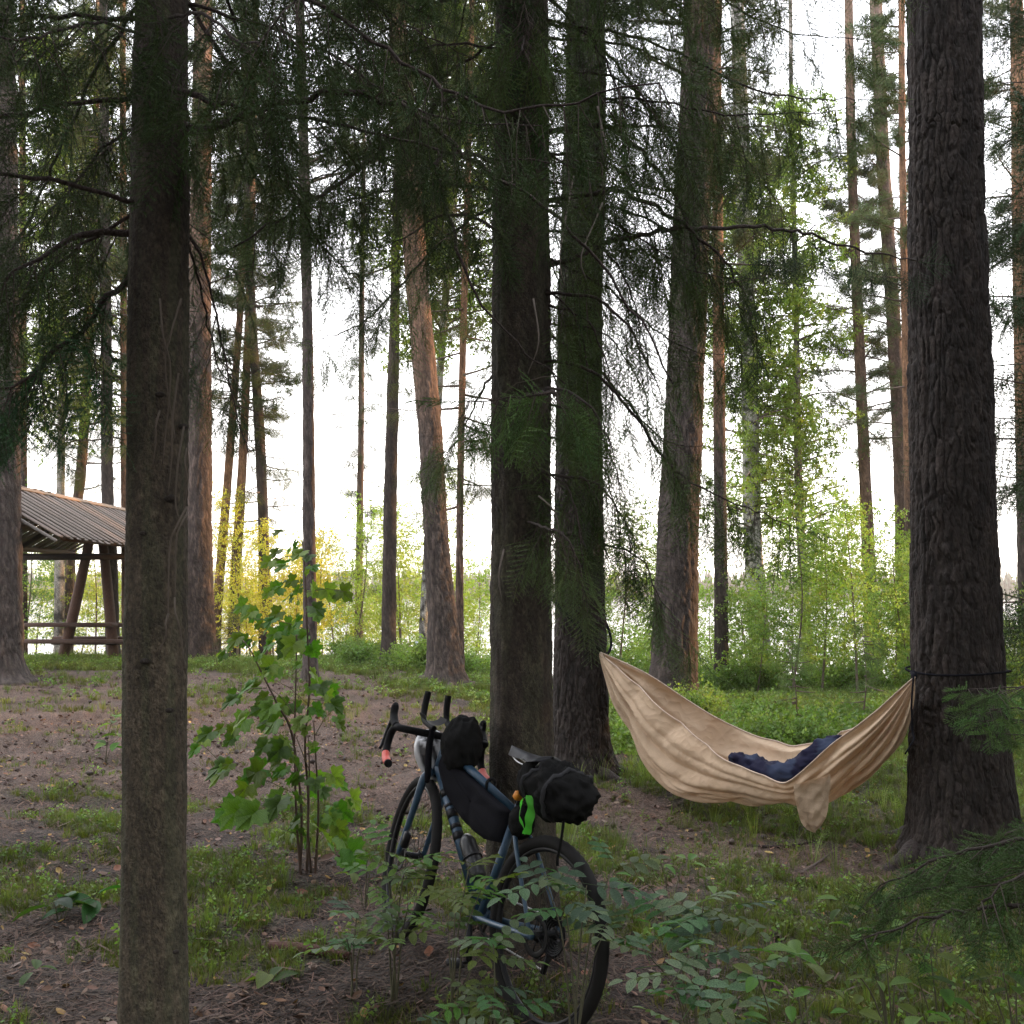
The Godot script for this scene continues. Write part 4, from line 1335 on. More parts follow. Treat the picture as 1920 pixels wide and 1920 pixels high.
func make_growth() -> void:
	var lime := Color(0.36, 0.47, 0.125)
	var green := Color(0.165, 0.255, 0.085)
	var sunlit_gold := Color(0.80, 0.64, 0.12)  # sun glow put into the leaf colour
	for k in 36:
		var px := lerpf(395, 900, (k + rng.randf()) / 36.0)
		var d := rnd(23.5, 34.0)
		sapling("birch_sapling", "slender leafy sapling tinted sunlit yellow on the lake bank behind the path", "birch", px, d, rnd(2.0, 5.0), lime.lerp(sunlit_gold, rnd(0.65, 1.0) if px < 600 else rng.randf() * 0.4), "saplings on the lake bank behind the path")  # leftmost saplings get most of the painted sun glow
	for k in 14:
		sapling("birch_sapling", "leafy sapling seen below the shelter roof and behind its benches", "birch", lerpf(-40, 330, (k + rng.randf()) / 14.0), rnd(25.5, 33.0), rnd(2.2, 4.5), lime.lerp(sunlit_gold, rng.randf() * 0.8) if k % 3 else green, "saplings behind the shelter")
	for k in 45:
		var px := lerpf(1100, 1960, (k + rng.randf()) / 45.0)
		var d := rnd(17.8, 27.0)
		sapling("bank_sapling", "thin leafy sapling on the lake bank beyond the hammock", "birch", px, d, rnd(1.2, 3.4), lime.lerp(green, rng.randf()), "saplings beyond the hammock")
	for k in 24:
		var px := lerpf(1090, 1980, (k + rng.randf()) / 24.0)
		var d := rnd(17.6, 21.0)
		sapling("leafy_bush", "low bright green bush in the undergrowth beyond the hammock", "bush", px, d, rnd(0.4, 0.95), green.lerp(lime, rng.randf() * 0.35), "bushes beyond the hammock")
	for k in 16:
		var px := lerpf(640, 1000, (k + rng.randf()) / 16.0)
		sapling("leafy_bush", "low green bush at the far edge of the brown path", "bush", px, rnd(20.5, 25.0), rnd(0.3, 0.6), green.lerp(lime, rng.randf() * 0.6), "bushes at the far edge of the path")
	for k in 22:
		var px := lerpf(1130, 1720, (k + rng.randf()) / 22.0)
		sapling("leafy_bush", "", "bush", px, rnd(10.8, 15.5), rnd(0.16, 0.34), green.lerp(lime, rng.randf() * 0.3), "low bushes beyond the hammock")
	sapling("young_spruce", "little spruce sapling in front of the undergrowth, left of the massive pine", "conifer", 1605, 12.5, 1.3, Color(0.14, 0.22, 0.085), "")
	sapling("young_spruce", "slim spruce sapling in the undergrowth behind the hammock's middle", "conifer", 1490, 13.2, 1.1, Color(0.16, 0.25, 0.09), "")
	sapling("young_spruce", "small spruce sapling at the far left edge of the path", "conifer", 432, 22.5, 1.2, Color(0.06, 0.09, 0.04), "")


# ---------- hammock, sleeping bag
func curve(list: Array, n: int, lift: float) -> PackedVector3Array:
	# Vector3(px, py, extra depth) along the hammock, resampled to n points of the wood
	var w := PackedVector3Array()
	for q in list:
		var u: float = clampf((q.x - 1124.0) / 592.0, 0.0, 1.0)
		w.append(at(q.x, q.y, lerpf(9.38, 6.66, u) + q.z + lift * sin(PI * pow(u, 1.15))))
	var len := PackedFloat32Array([0.0])
	for k in range(1, w.size()):
		len.append(len[k - 1] + w[k].distance_to(w[k - 1]))
	var out := PackedVector3Array()
	for j in n:
		var s := len[len.size() - 1] * j / (n - 1)
		var k := 0
		while k < w.size() - 2 and len[k + 1] < s:
			k += 1
		var f := clampf((s - len[k]) / maxf(len[k + 1] - len[k], 1e-5), 0, 1)
		var q0 := w[maxi(k - 1, 0)]
		var q3 := w[mini(k + 2, w.size() - 1)]
		out.append(w[k].cubic_interpolate(w[k + 1], q0, q3, f))
	return out


func make_hammock() -> void:
	var n := 120
	var m := 150
	var near := curve([Vector3(1124, 1225, 0), Vector3(1207, 1298, 0), Vector3(1281, 1364, 0), Vector3(1342, 1416, 0), Vector3(1395, 1443, 0), Vector3(1456, 1468, 0), Vector3(1484, 1464, 0), Vector3(1517, 1436, 0), Vector3(1561, 1396, 0), Vector3(1605, 1364, 0), Vector3(1649, 1329, 0), Vector3(1692, 1291, 0), Vector3(1716, 1270, 0)], n, -0.36)
	var far := curve([Vector3(1126, 1224, 0), Vector3(1211, 1263, 0), Vector3(1277, 1307, 0), Vector3(1342, 1346, 0), Vector3(1408, 1377, 0), Vector3(1452, 1388, 0), Vector3(1487, 1397, 0), Vector3(1539, 1386, 0), Vector3(1596, 1366, 0), Vector3(1650, 1324, 0), Vector3(1692, 1289, 0), Vector3(1716, 1269, 0)], n, 0.5)
	var keel := curve([Vector3(1123, 1228, 0), Vector3(1146, 1285, 0), Vector3(1181, 1366, 0), Vector3(1211, 1425, 0), Vector3(1251, 1473, 0), Vector3(1299, 1495, 0), Vector3(1386, 1500, 0), Vector3(1474, 1497, 0), Vector3(1561, 1490, 0), Vector3(1605, 1472, 0), Vector3(1649, 1432, 0), Vector3(1684, 1385, 0), Vector3(1706, 1330, 0), Vector3(1716, 1273, 0)], n, 0.0)
	var base := Vector3(keel[n / 2].x, gh(keel[n / 2].x, keel[n / 2].z), keel[n / 2].z)
	var o := thing("hammock", "sand coloured cloth hammock hanging low between two pines", "hammock", base)
	var raw := []
	for i in n:
		var row := PackedVector3Array()
		var ctl := keel[i] * 2.0 - (near[i] + far[i]) * 0.5
		for j in m:
			var v := float(j) / (m - 1)
			row.append(near[i] * (1 - v) * (1 - v) + ctl * 2.0 * v * (1 - v) + far[i] * v * v - base)
		raw.append(row)
	var rows := []
	var cols := []
	var sand := Color(0.56, 0.415, 0.285)
	for i in n:
		var u := float(i) / (n - 1)
		var row := PackedVector3Array()
		var cc := PackedColorArray()
		var ends := exp(-u / 0.36) + exp(-(1.0 - u) / 0.30)
		for j in m:
			var v := float(j) / (m - 1)
			var a: Vector3 = raw[mini(i + 1, n - 1)][j] - raw[maxi(i - 1, 0)][j]
			var b: Vector3 = raw[i][mini(j + 1, m - 1)] - raw[i][maxi(j - 1, 0)]
			var nn := a.cross(b).normalized()
			# sharp pleats that gather towards both ends, and slack creases between
			var w1 := 1.0 - 2.0 * absf(sin(v * PI * 7.0 + 1.6 * nz.get_noise_2d(v * 3.0, u * 1.5)))
			var w2 := 1.0 - 2.0 * absf(sin(v * PI * 13.0 + 2.5 * nz.get_noise_2d(v * 4.0, u * 1.2 + 5.0)))
			var fold := 0.8 * w1 + 0.45 * w2
			var slack := 1.0 - 3.0 * absf(nz.get_noise_2d(u * 5.0 + v * 2.0, v * 2.2 - u * 1.5)) + 0.8 * nz.get_noise_2d(u * 4.0 + 7.0, v * 2.0)
			var amp := 0.034 * ends * minf(1.0, 9.0 * minf(u, 1.0 - u))
			row.append(raw[i][j] + nn * (fold * amp + slack * 0.017 * minf(1.0, 6.0 * minf(u, 1 - u))))
			cc.append(sand * (1.0 + 0.05 * nz.get_noise_2d(u * 30.0, v * 30.0)))
		rows.append(row)
		cols.append(cc)
	var s := Shape.new()
	s.grid(rows, cols, false)
	part("cloth", s.mesh(), M.cloth, o)
	for e in [0, m - 1]:
		var hem := Shape.new()
		var p := PackedVector3Array()
		var r := PackedFloat32Array()
		for i in n:
			p.append(rows[i][e] + Vector3(0, 0.004, 0))
			r.append(0.006)
		hem.tube(p, r, 6, Color(0.56, 0.43, 0.34))
		part("hem", hem.mesh(), M.cloth, o)
	# the pouch that hangs from the near hem
	var pr := []
	var pc := []
	for i in 15:
		var f := i / 14.0
		var a := at(lerpf(1489, 1512, f * f), lerpf(1472, 1562, f), 6.98)
		var b := at(lerpf(1557, 1541, f * f), lerpf(1452, 1558, f), 6.94)
		if f > 0.8:
			var k := sqrt(maxf(0.0, 1.0 - pow((f - 0.8) / 0.2, 2.0)))
			var c := (a + b) * 0.5
			a = c + (a - c) * maxf(k, 0.12)
			b = c + (b - c) * maxf(k, 0.12)
		var row := PackedVector3Array()
		var cc := PackedColorArray()
		for j in 11:
			var v := j / 10.0
			row.append(a.lerp(b, v) - base + Vector3(0, 0, 0.022 * sin(PI * v) + 0.022 * nz.get_noise_2d(v * 4.0, f * 3.0 + 9.0)))
			cc.append(sand * 0.95)
		pr.append(row)
		pc.append(cc)
	var back := []
	for i in 15:
		var row := PackedVector3Array()
		for j in 11:
			row.append(pr[i][10 - j] - Vector3(0, 0, 0.02 * sin(PI * j / 10.0) + 0.006))
		back.append(row)
	var po := Shape.new()
	po.grid(pr, pc, false)
	po.grid(back, pc, false)
	part("pouch", po.mesh(), M.cloth, o)
	# straps round both pines
	var up: Vector3 = stem_at(upper_pine, 1.4) + upper_pine.base
	var hold := 97.0 / 2.0 / FOCAL * -up.z * 1.08 + 0.03
	var st := Shape.new()
	var p1 := PackedVector3Array()
	var rr := PackedFloat32Array()
	for k in 33:
		var f := k / 32.0
		var a := deg_to_rad(lerpf(42.0, 402.0, f))
		var over := clampf((0.743 - cos(a)) / 1.72, 0.0, 1.0) if a < PI else 1.0
		var y := lerpf(1.075, 1.585, over) - 0.5 * sst(0.62, 1.0, f)
		p1.append(Vector3(up.x + hold * cos(a), y, up.z + hold * sin(a)) - base)
		rr.append(0.0125)
	st.tube(p1, rr, 6, Color(0.015, 0.015, 0.016))
	st.rod(near[0] - base, p1[0], 0.012, 0.014, 6, Color(0.015, 0.015, 0.016))
	part("strap", st.mesh(), M.bag, o)
	var st2 := Shape.new()
	var c2: Vector3 = stem_at(lower_pine, at(1796, 1262, 6.77).y - lower_pine.base.y) + lower_pine.base
	var hold2 := 168.0 / 2.0 / FOCAL * -c2.z * 1.05 + 0.008
	var p2 := PackedVector3Array()
	var r2 := PackedFloat32Array()
	for k in 33:
		var a := TAU * k / 32.0
		p2.append(Vector3(c2.x + hold2 * cos(a), c2.y + 0.01 * sin(a * 2.0), c2.z + hold2 * sin(a)) - base)
		r2.append(0.007)
	st2.tube(p2, r2, 6, Color(0.015, 0.015, 0.016))
	st2.rod(near[n - 1] - base, at(1712, 1262, 6.74) - base, 0.014, 0.02, 6, Color(0.015, 0.015, 0.016))
	part("strap", st2.mesh(), M.bag, o)
	var tail := Shape.new()
	var tk := smooth_path(pts([at(1713, 1264, 6.60) - base, at(1709, 1320, 6.55) - base, at(1711, 1375, 6.55) - base, at(1714, 1385, 6.5) - base, at(1697, 1414, 6.48) - base]), rad([0.007, 0.006, 0.006, 0.006, 0.005]), 0.05)
	tail.tube(tk[0], tk[1], 5, Color(0.015, 0.015, 0.016))
	part("strap_tail", tail.mesh(), M.bag, o)
	# the sleeping bag that lies in it
	var sb := thing("sleeping_bag", "crumpled navy blue sleeping bag lying inside the hammock", "sleeping bag", base)
	var q := smooth_path(pts([at(1372, 1418, 8.1), at(1410, 1438, 8.0), at(1455, 1455, 7.85), at(1500, 1446, 7.8), at(1545, 1412, 7.75), at(1590, 1385, 7.7)]), rad([0.04, 0.085, 0.105, 0.115, 0.10, 0.05]), 0.025)
	var sr := []
	var sc := []
	var qp: PackedVector3Array = q[0]
	var qr: PackedFloat32Array = q[1]
	for i in qp.size():
		var t := (qp[mini(i + 1, qp.size() - 1)] - qp[maxi(i - 1, 0)]).normalized()
		var sd := t.cross(Vector3.UP).normalized()
		var u2 := sd.cross(t)
		var row := PackedVector3Array()
		var cc := PackedColorArray()
		for j in 40:
			var a := TAU * j / 40
			var x := qp[i] + (sd * cos(a) * 1.25 + u2 * sin(a) * 0.8) * qr[i]
			var nn := nz2.get_noise_3d(x.x * 9.0, x.y * 9.0, x.z * 9.0) + 0.6 * nz.get_noise_3d(x.x * 22.0, x.y * 22.0, x.z * 22.0)
			row.append(x + (sd * cos(a) + u2 * sin(a)) * (nn * 0.022 + 0.03 * absf(nz.get_noise_3d(x.x * 12.0, x.y * 12.0, x.z * 12.0 + 4.0))) - base)
			var lining := sst(0.25, 0.4, nz.get_noise_2d(i * 0.09 + 3.0, cos(a) * 0.8))
			cc.append(Color(0.008, 0.010, 0.026).lerp(Color(0.06, 0.075, 0.12), lining * 0.35))
		sr.append(row)
		sc.append(cc)
	var ss := Shape.new()
	ss.grid(sr, sc, true)
	part("quilt", ss.mesh(), M.quilt, sb)


# ---------- picnic shelter
func make_shelter() -> void:
	var base := Vector3(-9.27, gh(-9.27, -22.5), -22.5)
	var o := thing("picnic_shelter", "open log picnic shelter with a weathered board roof", "shelter", base)
	var ridge := 3.53
	var eave := 2.52
	var half := 1.74
	var z0 := -17.7
	var z1 := -26.4
	var slope := atan2(ridge - eave, half)
	var long := Vector2(half, ridge - eave).length() + 0.06
	var boards := []
	for v in 4:
		var s := Shape.new()
		s.box(Transform3D.IDENTITY, Vector3(long, 0.026, 0.168), 0.006, Color(0.23, 0.185, 0.158) * [1.0, 0.86, 1.1, 0.93][v])
		boards.append(s.mesh())
	var num := 54
	for side in [1.0, -1.0]:
		for k in num:
			var z := lerpf(z0 - 0.08, z1 + 0.08, k / (num - 1.0))
			var b := Basis(Vector3(0, 0, 1), -slope * side)
			var mid := Vector3(-9.27 + side * half * 0.5, (ridge + eave) * 0.5, z) - base
			mid += b * Vector3(side * rnd(-0.05, 0.05), (0.0 if k % 2 else 0.028) + rnd(-0.004, 0.004), 0)
			part("roof_board", boards[rng.randi() % 4], M.wood, o, Transform3D(b * Basis(Vector3.UP, rnd(-0.012, 0.012)), mid))
	var cap := Shape.new()
	for side in [1.0, -1.0]:
		cap.box(Transform3D(Basis(Vector3(0, 0, 1), -slope * side), Vector3(side * 0.075, ridge + 0.045 - 0.045 + 0.012, (z0 + z1) * 0.5) + Vector3(-9.27, 0, 0) - base), Vector3(0.17, 0.024, z0 - z1 + 0.1), 0.005, Color(0.42, 0.29, 0.19))
	part("ridge_cap", cap.mesh(), M.wood, o)
	for side in [1.0, -1.0]:
		for e in [z0 + 0.03, z1 - 0.03]:
			var g := Shape.new()
			g.box(Transform3D(Basis(Vector3(0, 0, 1), -slope * side), Vector3(-9.27 + side * half * 0.5, (ridge + eave) * 0.5 - 0.06, e) - base), Vector3(long, 0.05, 0.03), 0.006, Color(0.34, 0.31, 0.29))
			part("barge_board", g.mesh(), M.wood, o)
	var log_c := Color(0.13, 0.058, 0.034)
	var dark := Color(0.04, 0.03, 0.026)
	for q in [[-9.27, ridge - 0.12, 0.07], [-10.17, 2.93, 0.055], [-8.37, 2.93, 0.055], [-10.83, 2.54, 0.06], [-7.7, 2.54, 0.06]]:
		var s := Shape.new()
		s.rod(Vector3(q[0], q[1], z0 - (0.1 if q[1] > 3.0 else 0.7)) - base, Vector3(q[0], q[1], z1 - 0.1) - base, q[2], q[2] * 0.92, 10, Color(0.20, 0.11, 0.065))
		part("purlin", s.mesh(), M.log, o)
	for z in [-18.6, -23.1]:
		for q in [[-9.64, -9.02, 0.02], [-8.55, -8.93, -0.16]] if z < -20.0 else [[-9.85, -9.46, 0.0], [-9.40, -9.35, -0.2]]:
			var s := Shape.new()
			var f := Vector3(q[0], gh(q[0], z) - 0.15, z + q[2])
			var e := Vector3(q[1], 3.1, z + q[2])
			var k := smooth_path(pts([f, f.lerp(e, 0.5) + Vector3(0.015, 0, 0), e]), rad([0.122, 0.108, 0.095]), 0.3)
			s.tube(k[0], k[1], 14, log_c)
			part("post", s.mesh(), M.log, o, Transform3D(Basis.IDENTITY, -base))
		var tb := Shape.new()
		tb.rod(Vector3(-10.95, 2.34, z + 0.17) - base, Vector3(-7.6 if z < -20.0 else -9.46, 2.35, z + 0.17) - base, 0.075, 0.07, 10, dark)
		part("tie_beam", tb.mesh(), M.log, o)
		for side in [1.0, -1.0]:
			var br := Shape.new()
			if z > -20.0 and side > 0.0:
				continue
			br.rod(Vector3(-9.27 + side * 0.27, 3.13, z + 0.2) - base, Vector3(-9.27 + side * 1.48, 2.38, z + 0.2) - base, 0.05, 0.05, 8, dark)
			part("brace", br.mesh(), M.log, o)
	for q in [[-10.28, -8.05, 0.46, -22.68, 0.30], [-10.34, -8.43, 0.80, -22.97, 0.34], [-10.23, -8.03, 0.46, -24.1, 0.3], [-10.34, -8.14, 0.78, -23.48, 0.34]]:
		var s := Shape.new()
		var y: float = q[2] + base.y
		s.box(Transform3D(Basis(Vector3.UP, -0.05), Vector3((q[0] + q[1]) * 0.5, y - 0.04, q[3]) - base), Vector3(q[1] - q[0], 0.085, q[4]), 0.012, Color(0.115, 0.065, 0.048))
		part("bench_seat" if q[2] < 0.6 else "table_plank", s.mesh(), M.wood, o)
	var sup := Shape.new()
	sup.box(Transform3D(Basis.IDENTITY, Vector3(-9.1, 0.38, -23.1) + Vector3(0, base.y - base.y, 0) - Vector3(base.x, 0, base.z)), Vector3(1.5, 0.1, 0.09), 0.01, dark)
	part("cross_rail", sup.mesh(), M.wood, o)


func make_sign() -> void:
	var p := at(786, 1212, 25.5)
	var g := Vector3(p.x, gh(p.x, p.z), p.z)
	var o := thing("sign_board", "small pale grey board on a post by the black and white birch", "sign", g)
	var s := Shape.new()
	s.box(Transform3D(Basis(Vector3.UP, 0.3), p - g), Vector3(0.2, 0.26, 0.02), 0.004, Color.WHITE)
	part("board", s.mesh(), M.plate, o)
	var q := Shape.new()
	q.rod(Vector3(0, -0.2, -0.04), Vector3(0, p.y - g.y + 0.05, -0.04), 0.03, 0.03, 8, Color(0.12, 0.09, 0.07))
	part("post", q.mesh(), M.twig, o)


# ---------- the bicycle: x runs forward, y up, z to its right
func ring_shape(rr: float, r: float, n: int, m: int, squash := 1.0, knob := 0.0) -> Shape:
	var s := Shape.new()
	var rows := []
	var cols := []
	var ring := PackedColorArray()
	ring.resize(m)
	ring.fill(Color.WHITE)
	for i in n + 1:
		var a := TAU * i / n
		var row := PackedVector3Array()
		for j in m:
			var b := TAU * j / m
			var out := cos(b)
			var k := r + (knob if out > 0.35 and (i + j) % 2 else 0.0)
			row.append(Vector3(cos(a) * (rr + out * k), sin(a) * (rr + out * k), sin(b) * k * squash))
		rows.append(row)
		cols.append(ring)
	s.grid(rows, cols, true)
	return s


func disc_shape(r: float, wide: float, n: int) -> Shape:
	var s := Shape.new()
	s.rod(Vector3(0, 0, -wide / 2), Vector3(0, 0, wide / 2), r, r, n, Color.WHITE)
	return s


func make_wheel(parent: Node, x: Transform3D, rear: bool) -> void:
	var w := Node3D.new()
	w.name = numbered("wheel", parent)
	w.transform = x
	parent.add_child(w, true)
	part("tyre", ring_shape(0.329, 0.0225, 120, 14, 1.0, 0.0022).mesh(), M.rubber, w)
	part("rim", ring_shape(0.303, 0.011, 72, 8, 1.1).mesh(), M.black_metal, w)
	var sp := Shape.new()
	for k in 28:
		var a := TAU * k / 28
		var z := 0.03 if k % 2 else -0.03
		var b := a + (0.5 if k % 4 < 2 else -0.5)
		sp.rod(Vector3(cos(b) * 0.022, sin(b) * 0.022, z), Vector3(cos(a) * 0.3, sin(a) * 0.3, 0), 0.0011, 0.0011, 4, Color.WHITE)
	part("spokes", sp.mesh(), M.black_metal, w).set_meta("kind", "stuff")
	var hub := Shape.new()
	hub.tube(pts([Vector3(0, 0, -0.06), Vector3(0, 0, -0.04), Vector3(0, 0, -0.034), Vector3(0, 0, 0.03), Vector3(0, 0, 0.036), Vector3(0, 0, 0.06)]), rad([0.01, 0.026, 0.014, 0.014, 0.026, 0.01]), 16, Color.WHITE)
	part("hub", hub.mesh(), M.black_metal, w)
	var di := ring_shape(0.066, 0.012, 48, 6, 0.09)
	for k in 6:
		var a := TAU * k / 6
		di.rod(Vector3(cos(a) * 0.02, sin(a) * 0.02, 0), Vector3(cos(a + 0.5) * 0.058, sin(a + 0.5) * 0.058, 0), 0.003, 0.003, 4, Color.WHITE)
	part("brake_disc", di.mesh(), M.black_metal, w, Transform3D(Basis.IDENTITY, Vector3(0, 0, -0.048)))
	if rear:
		for k in 6:
			var r := 0.075 - k * 0.008
			var g := ring_shape(r, 0.006, 44, 4, 0.16, 0.0)
			part("sprocket", g.mesh(), M.black_metal, w, Transform3D(Basis.IDENTITY, Vector3(0, 0, 0.03 + k * 0.0045)))


func lump_noise(d: Vector3, seed_no: float) -> float:
	var fold := 1.0 - absf(nz.get_noise_3d(d.x * 2.2 + seed_no, d.y * 2.2, d.z * 2.2)) * 2.0
	return 0.75 * nz.get_noise_3d(d.x * 1.3 + seed_no, d.y * 1.3 + 5.0, d.z * 1.3) + 0.5 * fold - 0.3 + 0.32 * (0.5 - absf(nz.get_noise_3d(d.x * 4.0, d.y * 4.0 + seed_no, d.z * 4.0))) + 0.2 * nz.get_noise_3d(d.x * 6.0 + seed_no, d.y * 6.0, d.z * 6.0)


func lump(p: Vector3, s: Vector3, crease: float, seed_no: float, turn := Basis.IDENTITY) -> Shape:
	var o := Shape.new()
	o.ball(Transform3D(turn, p), s, Color(0.017, 0.017, 0.019), 36, 56)
	for k in o.v.size():
		var d := (o.v[k] - p).normalized()
		var w := lump_noise(d, seed_no)
		var l := o.v[k] - p
		# boxier than an egg
		o.v[k] = p + l * (1.0 + crease * w)
	return o


func make_bicycle() -> void:
	var fwd := Vector3(-0.565, 0, -0.825).normalized()
	var right := fwd.cross(Vector3.UP)
	var b := Basis(fwd, Vector3.UP, right)
	b = Basis(fwd, deg_to_rad(7.5)) * Basis(right, deg_to_rad(4.6)) * b
	var x := Transform3D(b, Vector3(0.07, gh(0.07, -4.06) + 0.01, -4.06))
	var o := thing("bicycle", "blue touring bicycle with red bar tape leaning against the spruce", "bicycle", x.origin)
	o.transform = x
	var bb := Vector3(0.43, 0.28, 0)
	var st := Vector3(0.284, 0.758, 0)
	var ra := Vector3(0, 0.352, 0)
	var fa := Vector3(1.03, 0.352, 0)
	var crown := Vector3(0.93, 0.742, 0)
	var head := Vector3(0.882, 0.885, 0)
	var fr := Shape.new()
	var w := Color.WHITE
	fr.rod(bb, st, 0.018, 0.016, 16, w)
	fr.rod(crown.lerp(head, 0.0), head, 0.024, 0.022, 16, w)
	fr.rod(crown.lerp(head, 0.2), bb, 0.024, 0.022, 18, w)
	fr.rod(crown.lerp(head, 0.85), st + Vector3(0.004, -0.03, 0), 0.019, 0.015, 16, w)
	fr.rod(bb - Vector3(0, 0, 0.037), bb + Vector3(0, 0, 0.037), 0.023, 0.023, 18, w)
	for s in [-1.0, 1.0]:
		var ss := smooth_path(pts([st + Vector3(0, -0.06, 0.012 * s), Vector3(0.2, 0.615, 0.045 * s), Vector3(0.05, 0.42, 0.066 * s), ra + Vector3(0.01, 0.0, 0.068 * s)]), rad([0.010, 0.009, 0.008, 0.009]), 0.03)
		fr.tube(ss[0], ss[1], 12, w)
		var cs := smooth_path(pts([bb + Vector3(-0.02, 0, 0.03 * s), Vector3(0.28, 0.30, 0.042 * s), Vector3(0.09, 0.335, 0.066 * s), ra + Vector3(0.0, -0.004, 0.068 * s)]), rad([0.013, 0.012, 0.010, 0.009]), 0.03)
		fr.tube(cs[0], cs[1], 12, w)
		fr.rod(ra + Vector3(0, 0, 0.062 * s), ra + Vector3(0, 0, 0.078 * s), 0.016, 0.014, 12, w)
	part("frame", fr.mesh(), M.blue_paint, o)
	for k in 5:
		var bd := Shape.new()
		var q0 := bb.lerp(crown.lerp(head, 0.2), 0.48 + k * 0.075)
		var q1 := bb.lerp(crown.lerp(head, 0.2), 0.48 + k * 0.075 + [0.05, 0.03, 0.055, 0.02, 0.05][k])
		bd.rod(q0, q1, 0.0246, 0.0246, 18, w)
		part("dark_band", bd.mesh(), M.black_metal, o)
	make_wheel(o, Transform3D(Basis.IDENTITY, ra), true)
	# what turns with the steering
	var axis := (head - crown).normalized()
	var steer := Transform3D(Basis.IDENTITY, crown) * Transform3D(Basis(axis, deg_to_rad(-15.0)), Vector3.ZERO) * Transform3D(Basis.IDENTITY, -crown)
	var fk := Shape.new()
	for s in [-1.0, 1.0]:
		var fp := smooth_path(pts([crown + Vector3(0, 0.0, 0.02 * s), crown + Vector3(0.008, -0.03, 0.05 * s), Vector3(0.965, 0.56, 0.057 * s), Vector3(1.01, 0.42, 0.058 * s), fa + Vector3(0, 0, 0.058 * s)]), rad([0.02, 0.019, 0.015, 0.012, 0.011]), 0.03)
		fk.tube(fp[0], fp[1], 12, w)
	part("fork", fk.mesh(), M.blue_paint, o, steer)
	make_wheel(o, steer * Transform3D(Basis.IDENTITY, fa), false)
	var cal := Shape.new()
	cal.box(Transform3D(Basis(Vector3(0, 0, 1), 0.3), Vector3(0.955, 0.43, -0.062)), Vector3(0.035, 0.075, 0.03), 0.006, w)
	part("brake_caliper", cal.mesh(), M.black_metal, o, steer)
	var stem := Shape.new()
	stem.rod(head, head + axis * 0.05, 0.019, 0.019, 14, w)
	var clamp_p := Vector3(0.95, 0.90, 0)
	stem.rod(head + axis * 0.03, clamp_p, 0.017, 0.017, 14, w)
	part("stem", stem.mesh(), M.black_metal, o, steer)
	var bar := Shape.new()
	for s in [-1.0, 1.0]:
		var bp := smooth_path(pts([clamp_p, clamp_p + Vector3(0, 0, 0.12 * s), clamp_p + Vector3(0.005, 0.0, 0.195 * s), clamp_p + Vector3(0.05, -0.004, 0.212 * s), clamp_p + Vector3(0.085, -0.03, 0.218 * s), clamp_p + Vector3(0.082, -0.085, 0.225 * s), clamp_p + Vector3(0.05, -0.125, 0.231 * s)]), rad([0.016, 0.0165, 0.0165, 0.017, 0.017, 0.017, 0.017]), 0.012)
		bar.tube(bp[0], bp[1], 12, w)
	part("handlebar", bar.mesh(), M.black_tape, o, steer)
	for s in [-1.0, 1.0]:
		var tp := Shape.new()
		var k := smooth_path(pts([clamp_p + Vector3(0.052, -0.123, 0.231 * s), clamp_p + Vector3(0.01, -0.142, 0.235 * s), clamp_p + Vector3(-0.055, -0.150, 0.240 * s)]), rad([0.0172, 0.0172, 0.0172]), 0.01)
		var kr: PackedFloat32Array = k[1]
		for i in kr.size():
			kr[i] += 0.0012 * (i % 2)
		tp.tube(k[0], kr, 12, w)
		part("bar_tape", tp.mesh(), M.red_tape, o, steer)
		var plug := Shape.new()
		plug.rod(clamp_p + Vector3(-0.055, -0.150, 0.240 * s), clamp_p + Vector3(-0.068, -0.1505, 0.2405 * s), 0.018, 0.017, 12, w)
		part("bar_plug", plug.mesh(), M.black_tape, o, steer)
		var hood := Shape.new()
		var hp := smooth_path(pts([clamp_p + Vector3(0.05, 0.0, 0.212 * s), clamp_p + Vector3(0.085, 0.012, 0.215 * s), clamp_p + Vector3(0.125, 0.04, 0.216 * s), clamp_p + Vector3(0.135, 0.075, 0.216 * s), clamp_p + Vector3(0.128, 0.088, 0.216 * s)]), rad([0.018, 0.019, 0.018, 0.018, 0.012]), 0.012)
		hood.tube(hp[0], hp[1], 12, w)
		part("brake_hood", hood.mesh(), M.black_tape, o, steer)
		var lev := Shape.new()
		var lp := smooth_path(pts([clamp_p + Vector3(0.13, 0.03, 0.216 * s), clamp_p + Vector3(0.145, -0.02, 0.222 * s), clamp_p + Vector3(0.125, -0.085, 0.236 * s), clamp_p + Vector3(0.105, -0.115, 0.248 * s)]), rad([0.009, 0.0085, 0.008, 0.006]), 0.015)
		lev.tube(lp[0], lp[1], 8, w)
		part("brake_lever", lev.mesh(), M.black_metal, o, steer)
		var ext := Shape.new()
		var ep := smooth_path(pts([clamp_p + Vector3(-0.03, 0.03, 0.062 * s), clamp_p + Vector3(0.10, 0.032, 0.060 * s), clamp_p + Vector3(0.18, 0.045, 0.058 * s), clamp_p + Vector3(0.22, 0.095, 0.054 * s), clamp_p + Vector3(0.235, 0.165, 0.05 * s)]), rad([0.011, 0.012, 0.0135, 0.0155, 0.0155]), 0.015)
		ext.tube(ep[0], ep[1], 12, w)
		part("aero_bar", ext.mesh(), M.black_tape, o, steer)
		var rows := []
		var cols := []
		for i in 9:
			var f := i / 8.0
			var row := PackedVector3Array()
			var cc := PackedColorArray()
			for j in 11:
				var a := PI * (1.0 + j / 10.0)
				row.append(clamp_p + Vector3(-0.09 + 0.10 * f, 0.085 + 0.036 * sin(a) * (1.0 - 0.2 * f), 0.085 * s + 0.05 * cos(a)))
				cc.append(w)
			rows.append(row)
			cols.append(cc)
